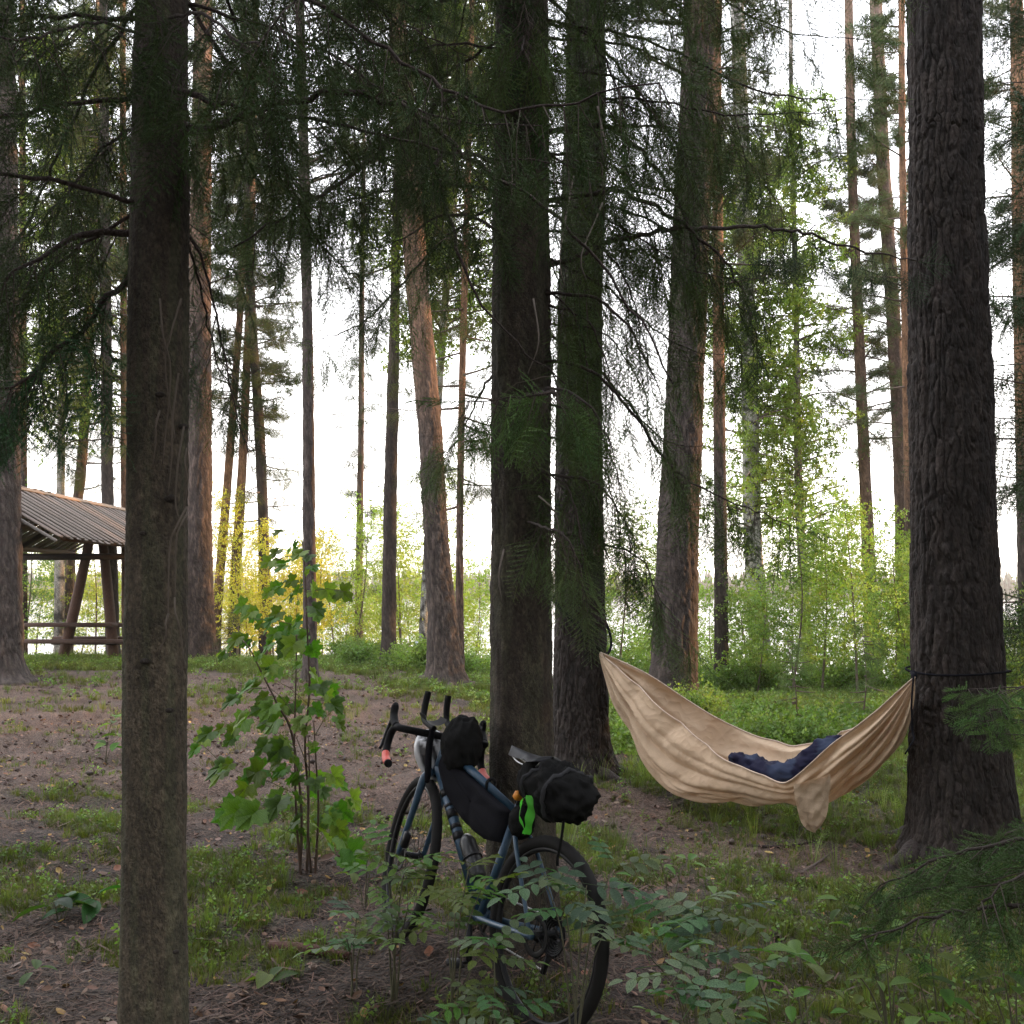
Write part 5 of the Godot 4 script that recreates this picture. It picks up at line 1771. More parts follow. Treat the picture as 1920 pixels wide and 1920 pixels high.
		var pad := Shape.new()
		pad.grid(rows, cols, false)
		part("arm_pad", pad.mesh(), M.black_tape, o, steer)
		var cab := Shape.new()
		var cp := smooth_path(pts([clamp_p + Vector3(0.08, -0.01, 0.19 * s), clamp_p + Vector3(0.13, -0.03, 0.09 * s), clamp_p + Vector3(0.06, -0.12, 0.02 * s), crown + Vector3(0.03, 0.02, 0.02 * s)]), rad([0.003, 0.003, 0.003, 0.003]), 0.03)
		cab.tube(cp[0], cp[1], 6, w)
		part("cable", cab.mesh(), M.black_tape, o, steer)
	# seat
	var post := Shape.new()
	post.rod(st, st + Vector3(-0.052, 0.17, 0), 0.0145, 0.0145, 14, w)
	part("seat_post", post.mesh(), M.black_metal, o)
	var rows := []
	var cols := []
	for i in 25:
		var f := i / 24.0
		var xx := lerpf(0.395, 0.115, f)
		var wd := lerpf(0.018, 0.028, sst(0.0, 0.35, f)) + 0.044 * sst(0.4, 0.82, f) - 0.03 * sst(0.92, 1.0, f)
		if i == 0 or i == 24:
			wd *= 0.3
		var row := PackedVector3Array()
		var cc := PackedColorArray()
		for j in 15:
			var a := PI * j / 14.0
			var drop := 0.014 * (1.0 - sst(0.1, 0.6, f)) + 0.022
			row.append(Vector3(xx, 0.972 + 0.012 * sst(0.7, 1.0, f) - 0.006 * sin(PI * f) - drop * pow(absf(cos(a)), 2.5), cos(a) * wd))
			cc.append(w)
		rows.append(row)
		cols.append(cc)
	var sad := Shape.new()
	sad.grid(rows, cols, false)
	part("saddle", sad.mesh(), M.gloss_black, o)
	for s in [-1.0, 1.0]:
		var rl := Shape.new()
		var rp := smooth_path(pts([Vector3(0.375, 0.94, 0.01 * s), Vector3(0.31, 0.922, 0.02 * s), Vector3(0.20, 0.922, 0.022 * s), Vector3(0.135, 0.955, 0.04 * s)]), rad([0.0035, 0.0035, 0.0035, 0.0035]), 0.03)
		rl.tube(rp[0], rp[1], 6, w)
		part("saddle_rail", rl.mesh(), M.steel, o)
	# drive
	var cr := ring_shape(0.085, 0.008, 60, 4, 0.2, 0.004)
	for k in 4:
		var a := TAU * k / 4 + 0.4
		cr.rod(Vector3.ZERO, Vector3(cos(a), sin(a), 0) * 0.08, 0.008, 0.006, 6, w)
	part("chainring", cr.mesh(), M.black_metal, o, Transform3D(Basis.IDENTITY, bb + Vector3(0, 0, 0.045)))
	var arm := Vector3(-0.085, -0.148, 0)
	for s in [-1.0, 1.0]:
		var ca := Shape.new()
		var tip: Vector3 = bb + arm * (1.0 if s < 0 else -1.0) + Vector3(0, 0, 0.082 * s)
		ca.rod(bb + Vector3(0, 0, 0.055 * s), tip, 0.015, 0.012, 10, w)
		part("crank_arm", ca.mesh(), M.black_metal, o)
		var pe := Shape.new()
		pe.box(Transform3D(Basis(Vector3(0, 0, 1), 0.25), tip + Vector3(0, 0, 0.062 * s)), Vector3(0.055, 0.014, 0.06), 0.004, w)
		pe.rod(tip, tip + Vector3(0, 0, 0.1 * s), 0.007, 0.006, 8, w)
		part("pedal", pe.mesh(), M.black_metal, o)
	var ch := Shape.new()
	var hi := [bb + Vector3(0.0, 0.089, 0.045), ra + Vector3(0, 0.052, 0.043)]
	var lo := [bb + Vector3(0.0, -0.089, 0.045), Vector3(0.035, 0.205, 0.045)]
	for run in [hi, lo]:
		for k in 44:
			var p: Vector3 = run[0].lerp(run[1], (k + 0.5) / 44.0)
			ch.box(Transform3D(Basis(Vector3(0, 0, 1), atan2(run[1].y - run[0].y, run[1].x - run[0].x)), p), Vector3(0.0075, 0.007, 0.005 if k % 2 else 0.0075), 0.001, w)
	part("chain", ch.mesh(), M.steel, o).set_meta("kind", "stuff")
	var de := Shape.new()
	de.rod(ra + Vector3(0, -0.03, 0.06), Vector3(0.03, 0.28, 0.07), 0.014, 0.012, 8, w)
	de.rod(Vector3(0.02, 0.28, 0.05), Vector3(0.045, 0.195, 0.05), 0.012, 0.012, 8, w)
	part("derailleur", de.mesh(), M.black_metal, o)
	# bags
	var sb := thing("saddle_bag", "big crumpled black bag strapped behind the bicycle's saddle", "bag", x.origin)
	sb.transform = x
	var lay := Basis(Vector3(0, 0, 1), 0.12)
	part("roll", lump(Vector3(0.035, 0.868, 0), Vector3(0.165, 0.102, 0.118), 0.2, 4.0, lay).mesh(), M.bag, sb)
	var neck := lump(Vector3(0.185, 0.86, 0), Vector3(0.115, 0.085, 0.062), 0.12, 8.0, Basis(Vector3(0, 0, 1), 0.5))
	part("holster", neck.mesh(), M.bag, sb)
	for q in [-0.045, 0.10]:
		var sp := Shape.new()
		var p := PackedVector3Array()
		var r := PackedFloat32Array()
		for k in 33:
			var a := TAU * k / 32
			var e := lay * (Vector3(q, 0, 0) + Vector3(0, sin(a) * 0.102, cos(a) * 0.118) * sqrt(1.0 - pow(q / 0.165, 2.0)))
			var d := e.normalized()
			p.append(Vector3(0.035, 0.868, 0) + e * (1.0 + 0.2 * lump_noise(d, 4.0)) + d * 0.002)
			r.append(0.0095)
		sp.tube(p, r, 6, Color(0.055, 0.055, 0.06))
		part("strap", sp.mesh(), M.bag, sb)
	var tail := Shape.new()
	var tk := smooth_path(pts([Vector3(-0.07, 0.80, -0.05), Vector3(-0.085, 0.72, -0.06), Vector3(-0.08, 0.66, -0.06), Vector3(-0.088, 0.63, -0.062)]), rad([0.006, 0.005, 0.006, 0.006]), 0.02)
	tail.tube(tk[0], tk[1], 6, Color(0.012, 0.012, 0.012))
	part("strap_tail", tail.mesh(), M.bag, sb)
	var ot := Shape.new()
	ot.box(Transform3D(Basis(Vector3(0, 0, 1), 0.5), Vector3(0.262, 0.80, -0.02)), Vector3(0.03, 0.035, 0.05), 0.006, w)
	part("orange_buckle", ot.mesh(), M.orange, sb)
	# neon loop
	var ne := thing("reflective_strap", "neon green strap dangling below the black saddle bag", "strap", x.origin)
	ne.transform = x
	var nn := Shape.new()
	for s in [-1.0, 1.0]:
		var rows2 := []
		var cols2 := []
		var path := smooth_path(pts([Vector3(0.065, 0.845, -0.125), Vector3(0.065 + 0.030 * s, 0.815, -0.13), Vector3(0.065 + 0.030 * s, 0.755, -0.125), Vector3(0.055, 0.705, -0.115)]), rad([0.004, 0.010, 0.013, 0.008]), 0.008)
		for i in path[0].size():
			var row := PackedVector3Array()
			var cc := PackedColorArray()
			for j in 4:
				var v := j / 3.0 * 2.0 - 1.0
				row.append(path[0][i] + Vector3(v * path[1][i], 0, 0.01 * v * s + 0.004 * cos(i * 0.7 + v)))
				cc.append(w)
			rows2.append(row)
			cols2.append(cc)
		nn.grid(rows2, cols2, false)
	part("loop", nn.mesh(), M.neon, ne)
	var fb := thing("frame_bag", "black wedge bag hanging inside the bicycle's frame", "bag", x.origin)
	fb.transform = x
	var outline := [Vector2(0.875, 0.835), Vector2(0.60, 0.782), Vector2(0.305, 0.728), Vector2(0.325, 0.66), Vector2(0.345, 0.592), Vector2(0.45, 0.575), Vector2(0.60, 0.60), Vector2(0.76, 0.655), Vector2(0.865, 0.735), Vector2(0.888, 0.79)]
	var mid := Vector2(0.58, 0.70)
	var br := []
	var bc := []
	for q in [[-0.034, 0.04], [-0.034, 0.3], [-0.034, 0.55], [-0.033, 0.8], [-0.024, 0.96], [0.0, 1.0], [0.024, 0.96], [0.033, 0.8], [0.034, 0.55], [0.034, 0.3], [0.034, 0.04]]:
		var row := PackedVector3Array()
		var cc := PackedColorArray()
		for k in 60:
			var f := k / 60.0 * outline.size()
			var a: Vector2 = outline[int(f) % outline.size()]
			var c: Vector2 = outline[(int(f) + 1) % outline.size()]
			var p: Vector2 = mid + (a.lerp(c, f - int(f)) - mid) * q[1]
			row.append(Vector3(p.x, p.y, q[0] * 1.15 * (1.0 + 0.25 * nz.get_noise_2d(p.x * 9.0, p.y * 9.0))))
			cc.append(Color(0.016, 0.017, 0.02))
		br.append(row)
		bc.append(cc)
	var bs := Shape.new()
	bs.grid(br, bc, true)
	part("pocket", bs.mesh(), M.bag, fb)
	for q in [Vector3(0.80, 0.85, 0), Vector3(0.50, 0.79, 0)]:
		var vs := ring_shape(0.022, 0.007, 20, 6)
		part("fastener", vs.mesh(), M.black_tape, fb, Transform3D(Basis(Vector3.UP, PI / 2), q))
	var tb := thing("handlebar_bag", "bulging black bag on the top tube behind the handlebar", "bag", x.origin)
	tb.transform = x
	part("pouch", lump(Vector3(0.765, 0.90, 0.0), Vector3(0.115, 0.128, 0.075), 0.12, 17.0, Basis(Vector3(0, 0, 1), 0.35)).mesh(), M.bag, tb)
	var tbs := Shape.new()
	var ts := smooth_path(pts([Vector3(0.955, 0.93, -0.045), Vector3(0.945, 0.84, -0.052), Vector3(0.925, 0.74, -0.05), Vector3(0.93, 0.70, -0.045)]), rad([0.014, 0.016, 0.015, 0.010]), 0.02)
	tbs.tube(ts[0], ts[1], 8, Color(0.018, 0.018, 0.02))
	part("strap", tbs.mesh(), M.bag, tb)
	var sp2 := thing("tool_pouch", "small round black pouch under the saddle at the frame joint", "bag", x.origin)
	sp2.transform = x
	part("pouch", lump(Vector3(0.235, 0.705, -0.012), Vector3(0.06, 0.065, 0.05), 0.1, 27.0).mesh(), M.bag, sp2)
	var bo := thing("water_bottle", "dark grey bottle caged under the frame bag", "bottle", x.origin)
	bo.transform = x
	var dt := (crown - bb).normalized()
	var nrm := Vector3(-dt.y, dt.x, 0)
	var b0 := bb + dt * 0.13 + nrm * 0.062
	var bt := Shape.new()
	bt.tube(pts([b0, b0 + dt * 0.012, b0 + dt * 0.09, b0 + dt * 0.10, b0 + dt * 0.11, b0 + dt * 0.165, b0 + dt * 0.185, b0 + dt * 0.20]), rad([0.032, 0.036, 0.036, 0.034, 0.036, 0.036, 0.026, 0.012]), 20, w)
	part("flask", bt.mesh(), M.bottle, bo)
	var cg := ring_shape(0.039, 0.0035, 24, 6)
	part("cage", cg.mesh(), M.black_metal, bo, Transform3D(along(dt, 0, 1.0) * Basis(Vector3(1, 0, 0), PI / 2), b0 + dt * 0.09))
	# helmet
	var he := thing("helmet", "white and black bicycle helmet hanging in front of the bicycle's head tube", "helmet", x.origin)
	he.transform = x
	var hx := Transform3D(Basis(Vector3(0, 0, 1), 1.1) * Basis(Vector3(0, 1, 0), 0.3), Vector3(1.03, 0.80, 0.03)) * Transform3D(Basis.from_scale(Vector3.ONE * 0.88), Vector3.ZERO)
	var hs := Shape.new()
	var hr := []
	var hc := []
	for i in 22:
		var a := lerpf(0.02, PI * 0.56, i / 21.0)
		var row := PackedVector3Array()
		var cc := PackedColorArray()
		for j in 48:
			var t := TAU * j / 48
			var stripe := 0.5 + 0.5 * sin(t * 2.0 + PI / 2)
			var zz := sin(a) * sin(t)
			var vent := sst(0.45, 0.7, absf(sin(zz * 9.0))) * sst(0.25, 0.5, a) * (1.0 - sst(1.35, 1.5, a))
			var p := Vector3(sin(a) * cos(t) * 0.138, cos(a) * 0.108, sin(a) * sin(t) * 0.102) * (1.0 - 0.07 * vent)
			row.append(hx * p)
			cc.append(Color(0.62, 0.63, 0.66).lerp(Color(0.015, 0.015, 0.017), vent))
		hr.append(row)
		hc.append(cc)
	hs.grid(hr, hc, true)
	part("shell", hs.mesh(), M.shell, he)
	var hl := Shape.new()
	hl.ball(hx * Transform3D(Basis.IDENTITY, Vector3(0, -0.005, 0)), Vector3(0.125, 0.09, 0.092), Color(0.02, 0.02, 0.02), 12, 20)
	part("liner", hl.mesh(), M.bag, he)
	var hst := Shape.new()
	var hk := smooth_path(pts([hx * Vector3(0.05, -0.01, 0.09), hx * Vector3(0.02, -0.12, 0.03), hx * Vector3(0.03, -0.02, -0.09)]), rad([0.004, 0.004, 0.004]), 0.02)
	hst.tube(hk[0], hk[1], 5, Color(0.02, 0.02, 0.02))
	part("chin_strap", hst.mesh(), M.bag, he)


# ---------- broad-leaved plants near the camera
func maple_leaf() -> ArrayMesh:
	var s := Shape.new()
	var half := [Vector2(0.0, 0.0), Vector2(0.14, -0.08), Vector2(0.36, -0.07), Vector2(0.33, 0.06), Vector2(0.42, 0.13), Vector2(0.60, 0.22), Vector2(0.48, 0.32), Vector2(0.52, 0.45), Vector2(0.34, 0.46), Vector2(0.25, 0.50), Vector2(0.27, 0.64), Vector2(0.30, 0.74), Vector2(0.14, 0.78), Vector2(0.0, 0.97)]
	for g in [1.0, -1.0]:
		for k in range(1, half.size() - 1):
			var a: Vector2 = half[k]
			var b: Vector2 = half[k + 1]
			var c := Vector2(0, 0.12 + 0.3 * k / half.size())
			var c2 := Vector2(0, 0.12 + 0.3 * (k + 1) / half.size())
			var f := func(q: Vector2) -> Vector3: return Vector3(q.x * g, q.y, 0.16 * absf(q.x) * absf(q.x) * 1.4 - 0.22 * q.y * q.y + 0.02 * sin(q.x * 30.0))
			var tone := Color.WHITE * (0.92 if k % 3 else 1.05)
			s.tri(f.call(c), f.call(a), f.call(b), tone)
			s.tri(f.call(c), f.call(b), f.call(c2), tone)
	return s.mesh()


func pinnate_leaf(pairs: int, wide: float, tooth: float) -> ArrayMesh:
	var s := Shape.new()
	s.tube(pts([Vector3(0, -0.3, 0.05), Vector3(0, 0.3, 0), Vector3(0, 0.9, -0.08)]), rad([0.009, 0.007, 0.004]), 4, Color(0.7, 0.65, 0.5), false)
	for k in pairs * 2 + 1:
		var end := k == pairs * 2
		var y := 0.12 + 0.76 * (k / 2) / float(pairs)
		var o := Vector3(0, y, -0.08 * y)
		var g := 1.0 if k % 2 else -1.0
		var d := Vector3(0, 1, -0.15) if end else Vector3(g * 0.9, 0.42, -0.12 + rnd(-0.1, 0.1)).normalized()
		if end:
			o = Vector3(0, 0.88, -0.08)
		var l := (0.34 if not end else 0.36) * (0.75 + 0.45 * sin(PI * clampf(y, 0.1, 0.95)))
		var sd := d.cross(Vector3(0, 0, 1)).normalized()
		var nn := sd.cross(d)
		var rows := []
		var cols := []
		for i in 7:
			var f := i / 6.0
			var w := wide * l * 2.1 * pow(clampf(f + 0.02, 0.0, 1.0), 0.7) * pow(clampf(1.0 - f, 0.004, 1.0), 0.8) * (1.0 + tooth * (i % 2))
			var c := o + d * l * f - nn * l * 0.16 * f * f
			rows.append(pts([c - sd * w + nn * w * 0.3, c, c + sd * w + nn * w * 0.3]))
			cols.append(PackedColorArray([Color.WHITE, Color(0.85, 0.9, 0.85), Color.WHITE]))
		s.grid(rows, cols, false)
	return s.mesh()


func oval_leaf() -> ArrayMesh:
	var s := Shape.new()
	var rows := []
	var cols := []
	for i in 8:
		var f := i / 7.0
		var w := 0.27 * pow(sin(PI * clampf(f * 0.93 + 0.05, 0.0, 1.0)), 0.8)
		var c := Vector3(0, f, -0.3 * f * f)
		rows.append(pts([c + Vector3(-w, 0, w * 0.35), c + Vector3(-w * 0.5, 0, w * 0.1), c, c + Vector3(w * 0.5, 0, w * 0.1), c + Vector3(w, 0, w * 0.35)]))
		cols.append(PackedColorArray([Color.WHITE, Color(0.95, 1, 0.95), Color(0.8, 0.85, 0.75), Color(0.95, 1, 0.95), Color.WHITE]))
	s.grid(rows, cols, false)
	return s.mesh()


func leaf_mats(called: String, base: Color, n: int) -> Array:
	var out := []
	for k in n:
		var m: StandardMaterial3D = M.leaf.duplicate()
		m.resource_name = called
		var c := base * (0.62 + 0.7 * k / maxf(1.0, n - 1.0))
		m.albedo_color = Color(c.r * (1.0 + 0.3 * sin(k * 2.1)), c.g, c.b * (1.0 + 0.25 * cos(k * 1.7))).linear_to_srgb()
		clad(m, M.pine_bark.albedo_texture, null, 0.0, Vector3(2.5, 2.5, 2.5))
		out.append(m)
	return out


# places: Vector3(px, py, size in pixels)
func maple_leaves(o: Node3D, d: float, mats: Array, places: Array) -> void:
	var all := places.duplicate()
	for q in places:
		if rng.randf() < 0.75:
			all.append(q + Vector3(rnd(-38, 38), rnd(-30, 34), rnd(-8, 4)))
	for q in all:
		var px: float = 340.0 + q.x / 2.743
		var py: float = 960.0 + q.y / 2.743
		var p := at(px, py, d + rnd(-0.28, 0.28))
		var long: float = q.z / 2.743 / FOCAL * d * 1.42
		var out := Vector3(px - 578.0, 0, rnd(-60, 60)).normalized()
		var fall := Vector3(out.x * 0.8, -0.55 + rnd(-0.35, 0.3), out.z * 0.8 + rnd(-0.2, 0.5)).normalized()
		var face := (Vector3(0, 0.8, 0.7) + rvec() * 0.4).normalized()
		var sx := fall.cross(face).normalized()
		var b := Basis(sx, fall, sx.cross(fall)) * Basis.from_scale(Vector3.ONE * long)
		part("leaf", S.maple, mats[rng.randi() % mats.size()], o, Transform3D(b, p - fall * long * 0.45 - o.position))


func make_maple() -> void:
	var foot := hit(578, 1640)
	var d := -foot.z
	var o := thing("maple_sapling", "young maple sapling with large lobed leaves beside the path", "sapling", foot)
	S.maple = maple_leaf()
	var brown := Color(0.10, 0.065, 0.05)
	for q in [[[575, 1650], [578, 1500], [572, 1400], [580, 1290], [576, 1180], [572, 1080], [566, 1010]], [[566, 1645], [556, 1540], [553, 1440], [552, 1380], [555, 1270], [556, 1190]], [[590, 1640], [597, 1520], [592, 1420], [588, 1350]], [[562, 1640], [565, 1520], [548, 1380], [520, 1320], [495, 1270], [470, 1220], [455, 1200]], [[585, 1640], [578, 1560], [580, 1450], [578, 1380]]]:
		var p := PackedVector3Array()
		var r := PackedFloat32Array()
		for k in q.size():
			p.append(at(q[k][0], q[k][1], d + rnd(-0.05, 0.05)) - foot)
			r.append(lerpf(0.0085, 0.003, float(k) / (q.size() - 1)))
		p[0].y = -0.05
		var s := Shape.new()
		var sm := smooth_path(p, r, 0.04)
		s.tube(sm[0], sm[1], 7, brown)
		part("stem", s.mesh(), M.twig, o)
	var pet := Shape.new()
	for q in [[578, 1375, 553, 1340], [553, 1340, 500, 1285], [578, 1320, 505, 1270], [500, 1290, 440, 1305], [578, 1500, 425, 1440], [425, 1440, 350, 1380], [578, 1310, 640, 1330], [580, 1500, 660, 1500], [575, 1570, 420, 1530], [585, 1590, 680, 1620], [576, 1180, 470, 1160], [574, 1110, 650, 1110], [570, 1040, 500, 1060], [578, 1440, 530, 1330], [553, 1400, 470, 1345], [590, 1380, 625, 1330], [576, 1230, 500, 1210]]:
		var a := at(q[0], q[1], d) - foot
		var e := at(q[2], q[3], d + rnd(-0.2, 0.2)) - foot
		pet.tube(pts([a, a.lerp(e, 0.5) + Vector3(0, 0.02, 0), e]), rad([0.003, 0.0022, 0.0016]), 5, Color(0.13, 0.11, 0.06), false)
	part("leaf_stalks", pet.mesh(), M.twig, o).set_meta("kind", "stuff")
	var mats := leaf_mats("maple_leaf", Color(0.20, 0.36, 0.065), 5)
	maple_leaves(o, d, mats, [Vector3(500, 100, 60), Vector3(560, 180, 70), Vector3(480, 210, 60), Vector3(600, 215, 70), Vector3(650, 230, 60), Vector3(440, 260, 60), Vector3(510, 285, 60), Vector3(650, 310, 50), Vector3(560, 360, 60), Vector3(500, 385, 70), Vector3(440, 420, 50), Vector3(610, 380, 50), Vector3(540, 440, 50), Vector3(680, 400, 60), Vector3(760, 420, 80), Vector3(840, 420, 80), Vector3(700, 500, 70), Vector3(600, 460, 40)])
	maple_leaves(o, d, mats, [Vector3(300, 490, 70), Vector3(370, 540, 60), Vector3(330, 520, 50), Vector3(480, 530, 70), Vector3(400, 580, 50), Vector3(590, 570, 60), Vector3(545, 590, 70), Vector3(470, 630, 60), Vector3(540, 640, 110), Vector3(590, 650, 80), Vector3(440, 690, 70), Vector3(530, 700, 90), Vector3(260, 680, 70), Vector3(320, 670, 60), Vector3(200, 720, 50), Vector3(345, 670, 60), Vector3(690, 710, 70), Vector3(660, 690, 50), Vector3(610, 760, 40), Vector3(390, 745, 40)])
	maple_leaves(o, d, mats, [Vector3(470, 830, 80), Vector3(430, 820, 40), Vector3(690, 840, 60), Vector3(720, 900, 80), Vector3(780, 925, 60), Vector3(800, 980, 70), Vector3(310, 920, 100), Vector3(260, 960, 70), Vector3(370, 905, 60), Vector3(420, 960, 60), Vector3(440, 1020, 90), Vector3(520, 1010, 80), Vector3(590, 1010, 60), Vector3(650, 1045, 60), Vector3(700, 1020, 60), Vector3(810, 1070, 50), Vector3(280, 1090, 100), Vector3(250, 1140, 70), Vector3(460, 1090, 110), Vector3(600, 1085, 80), Vector3(630, 1120, 50)])
	maple_leaves(o, d, mats, [Vector3(100, 1170, 80), Vector3(170, 1150, 50), Vector3(60, 1230, 60), Vector3(240, 1180, 50), Vector3(410, 1215, 70), Vector3(520, 1200, 70), Vector3(500, 1255, 90), Vector3(560, 1270, 60), Vector3(690, 1230, 40), Vector3(180, 1320, 110), Vector3(240, 1300, 50), Vector3(370, 1340, 110), Vector3(470, 1310, 60), Vector3(320, 1430, 90), Vector3(490, 1350, 60), Vector3(560, 1370, 60), Vector3(600, 1310, 60), Vector3(700, 1370, 80), Vector3(800, 1370, 80), Vector3(730, 1440, 70)])
	maple_leaves(o, d, mats, [Vector3(480, 1520, 110), Vector3(550, 1500, 60), Vector3(600, 1480, 60), Vector3(900, 1490, 90), Vector3(840, 1550, 90), Vector3(780, 1590, 70), Vector3(260, 1560, 120), Vector3(350, 1565, 120), Vector3(570, 1600, 80), Vector3(700, 1610, 70), Vector3(740, 1650, 100), Vector3(850, 1700, 100), Vector3(900, 1760, 100), Vector3(560, 1660, 60), Vector3(470, 1690, 50), Vector3(820, 1640, 70), Vector3(880, 1800, 80), Vector3(640, 1700, 60), Vector3(780, 1720, 70)])


# a low plant: stems from the ground whose leaves sit round given places of the photograph
func leafy_plant(called: String, label: String, px: float, d: float, mesh: Mesh, mats: Array, spots: Array, long: float, group := "") -> void:
	var q := at(px, HORIZON, d)
	var foot := Vector3(q.x, gh(q.x, q.z), q.z)
	var o := thing(called, label, "plant", foot, group)
	var st := Shape.new()
	for e in spots:
		var p := at(e.x, e.y, d + e.z) - foot
		var bend := Vector3(p.x * 0.35, p.y * 0.65, p.z * 0.35)
		var sm := smooth_path(pts([Vector3(rnd(-0.02, 0.02), -0.03, rnd(-0.02, 0.02)), bend, p]), rad([0.004, 0.003, 0.0018]), 0.05)
		st.tube(sm[0], sm[1], 5, Color(0.09, 0.085, 0.05), false)
		var a0 := rnd(0, TAU)
		var n := 3 + rng.randi() % 2
		for k in n:
			var a := a0 + TAU * k / n + rnd(-0.4, 0.4)
			var lift := rnd(-0.15, 0.55)
			var out := Vector3(cos(a), lift, sin(a)).normalized()
			var face := (Vector3.UP + rvec() * 0.35 - out * lift).normalized()
			var sx := out.cross(face).normalized()
			var size := long * rnd(0.7, 1.15)
			var b := Basis(sx, out, sx.cross(out)) * Basis.from_scale(Vector3.ONE * size)
			part("leaf", mesh, mats[rng.randi() % mats.size()], o, Transform3D(b, p - Vector3(0, 0.03 * k * long * 4.0, 0) + out * 0.02))
	part("stems", st.mesh(), M.twig, o).set_meta("kind", "stuff")


func make_plants() -> void:
	make_maple()
	S.rowan = pinnate_leaf(3, 0.34, 0.05)
	S.rowan_b = pinnate_leaf(3, 0.31, 0.08)
	S.oval = oval_leaf()
	var blue := leaf_mats("rowan_leaf", Color(0.20, 0.32, 0.165), 5)
	var fresh := leaf_mats("fresh_leaf", Color(0.21, 0.33, 0.085), 4)
	var deep := leaf_mats("deep_leaf", Color(0.06, 0.13, 0.045), 3)
	leafy_plant("rowan_seedling", "rowan seedling with pale bluish leaves right of the bicycle's rear wheel", 1290, 3.72, S.rowan, blue, [Vector3(1320, 1690, 0.0), Vector3(1250, 1720, 0.1), Vector3(1370, 1700, 0.15), Vector3(1215, 1790, -0.1), Vector3(1310, 1760, -0.1), Vector3(1400, 1790, 0.05)], 0.19)
	leafy_plant("rowan_seedling", "rowan seedling whose leaves hang in front of the rear wheel's hub", 1075, 3.70, S.rowan, blue, [Vector3(1020, 1640, 0.05), Vector3(1060, 1690, 0.0), Vector3(1100, 1660, 0.1), Vector3(1140, 1730, 0.1), Vector3(1150, 1620, 0.25)], 0.17)
	leafy_plant("rowan_seedling", "leafy rowan seedling covering the bicycle's pedals", 850, 3.85, S.rowan_b, fresh, [Vector3(880, 1620, 0.1), Vector3(855, 1680, 0.0), Vector3(905, 1660, 0.05), Vector3(840, 1730, 0.05), Vector3(925, 1770, -0.1), Vector3(890, 1870, -0.2)], 0.15)
	leafy_plant("rowan_seedling", "bushy rowan seedling in front of the bicycle's front wheel", 745, 4.25, S.rowan_b, fresh, [Vector3(720, 1590, 0.15), Vector3(760, 1620, 0.1), Vector3(700, 1640, 0.1), Vector3(745, 1690, -0.05), Vector3(790, 1650, 0.0), Vector3(735, 1740, -0.1), Vector3(775, 1720, 0.0)], 0.15)
	leafy_plant("rowan_seedling", "small bluish rowan seedling left of the bicycle's front wheel", 668, 4.3, S.rowan, blue, [Vector3(670, 1710, 0.0), Vector3(650, 1760, -0.1), Vector3(690, 1745, 0.1)], 0.15)
	leafy_plant("rowan_seedling", "low rowan seedling at the bottom of the picture right of the rear tyre", 1300, 3.35, S.rowan, blue, [Vector3(1260, 1830, 0.0), Vector3(1330, 1860, 0.0), Vector3(1290, 1900, -0.1), Vector3(1400, 1880, 0.1)], 0.17)
	leafy_plant("rowan_seedling", "small rowan seedling below the bicycle, left of the rear tyre's lowest point", 930, 3.6, S.rowan, blue, [Vector3(925, 1760, 0.1), Vector3(905, 1850, 0.0), Vector3(850, 1900, 0.0), Vector3(950, 1880, 0.0)], 0.14)
	leafy_plant("leafy_seedling", "bright seedling with one tall pointed leaf among dark undergrowth", 1500, 3.75, S.oval, fresh, [Vector3(1500, 1790, 0.0), Vector3(1462, 1775, 0.1)], 0.10)
	leafy_plant("leafy_seedling", "drooping leafy seedling in the lower right under the dark spruce boughs", 1740, 3.45, S.oval, fresh, [Vector3(1745, 1790, 0.0), Vector3(1720, 1830, 0.0), Vector3(1770, 1850, 0.0), Vector3(1730, 1900, -0.1)], 0.085)
	leafy_plant("leafy_seedling", "twiggy seedling with yellow leaves in the lower right corner", 1880, 3.4, S.oval, fresh, [Vector3(1880, 1820, 0.0), Vector3(1905, 1840, 0.0), Vector3(1850, 1830, 0.1)], 0.07)
	leafy_plant("leafy_seedling", "tangle of small leafy seedlings along the bottom edge, right of centre", 1450, 3.4, S.oval, fresh, [Vector3(1420, 1830, 0.0), Vector3(1480, 1870, 0.0), Vector3(1540, 1850, 0.1), Vector3(1600, 1890, 0.0), Vector3(1380, 1900, 0.0)], 0.07)
	leafy_plant("leafy_seedling", "low leafy seedlings under the spruce boughs in front of the massive pine", 1650, 3.9, S.oval, fresh, [Vector3(1600, 1740, 0.0), Vector3(1660, 1770, 0.1), Vector3(1560, 1790, 0.0), Vector3(1640, 1830, -0.1), Vector3(1700, 1720, 0.1), Vector3(1580, 1690, 0.2)], 0.065)
	leafy_plant("dark_leaf_plant", "flat dark green leaves lying left of the near spruce trunk", 125, 5.5, S.oval, deep, [Vector3(100, 1690, 0.0), Vector3(140, 1685, 0.1), Vector3(180, 1678, 0.1)], 0.16)
	leafy_plant("leafy_seedling", "two-leaved seedling on the brown litter right of the near spruce trunk", 500, 4.5, S.oval, fresh, [Vector3(505, 1825, 0.0)], 0.12)
	leafy_plant("leafy_seedling", "pale seedling on the moss at the picture's lower left edge", 62, 4.6, S.oval, fresh, [Vector3(66, 1815, 0.0), Vector3(10, 1850, 0.0)], 0.08)
	leafy_plant("leafy_seedling", "clump of small green plants beside the near spruce trunk on the path", 208, 10.2, S.oval, fresh, [Vector3(212, 1345, 0.0), Vector3(225, 1380, 0.1), Vector3(200, 1395, 0.0)], 0.16)
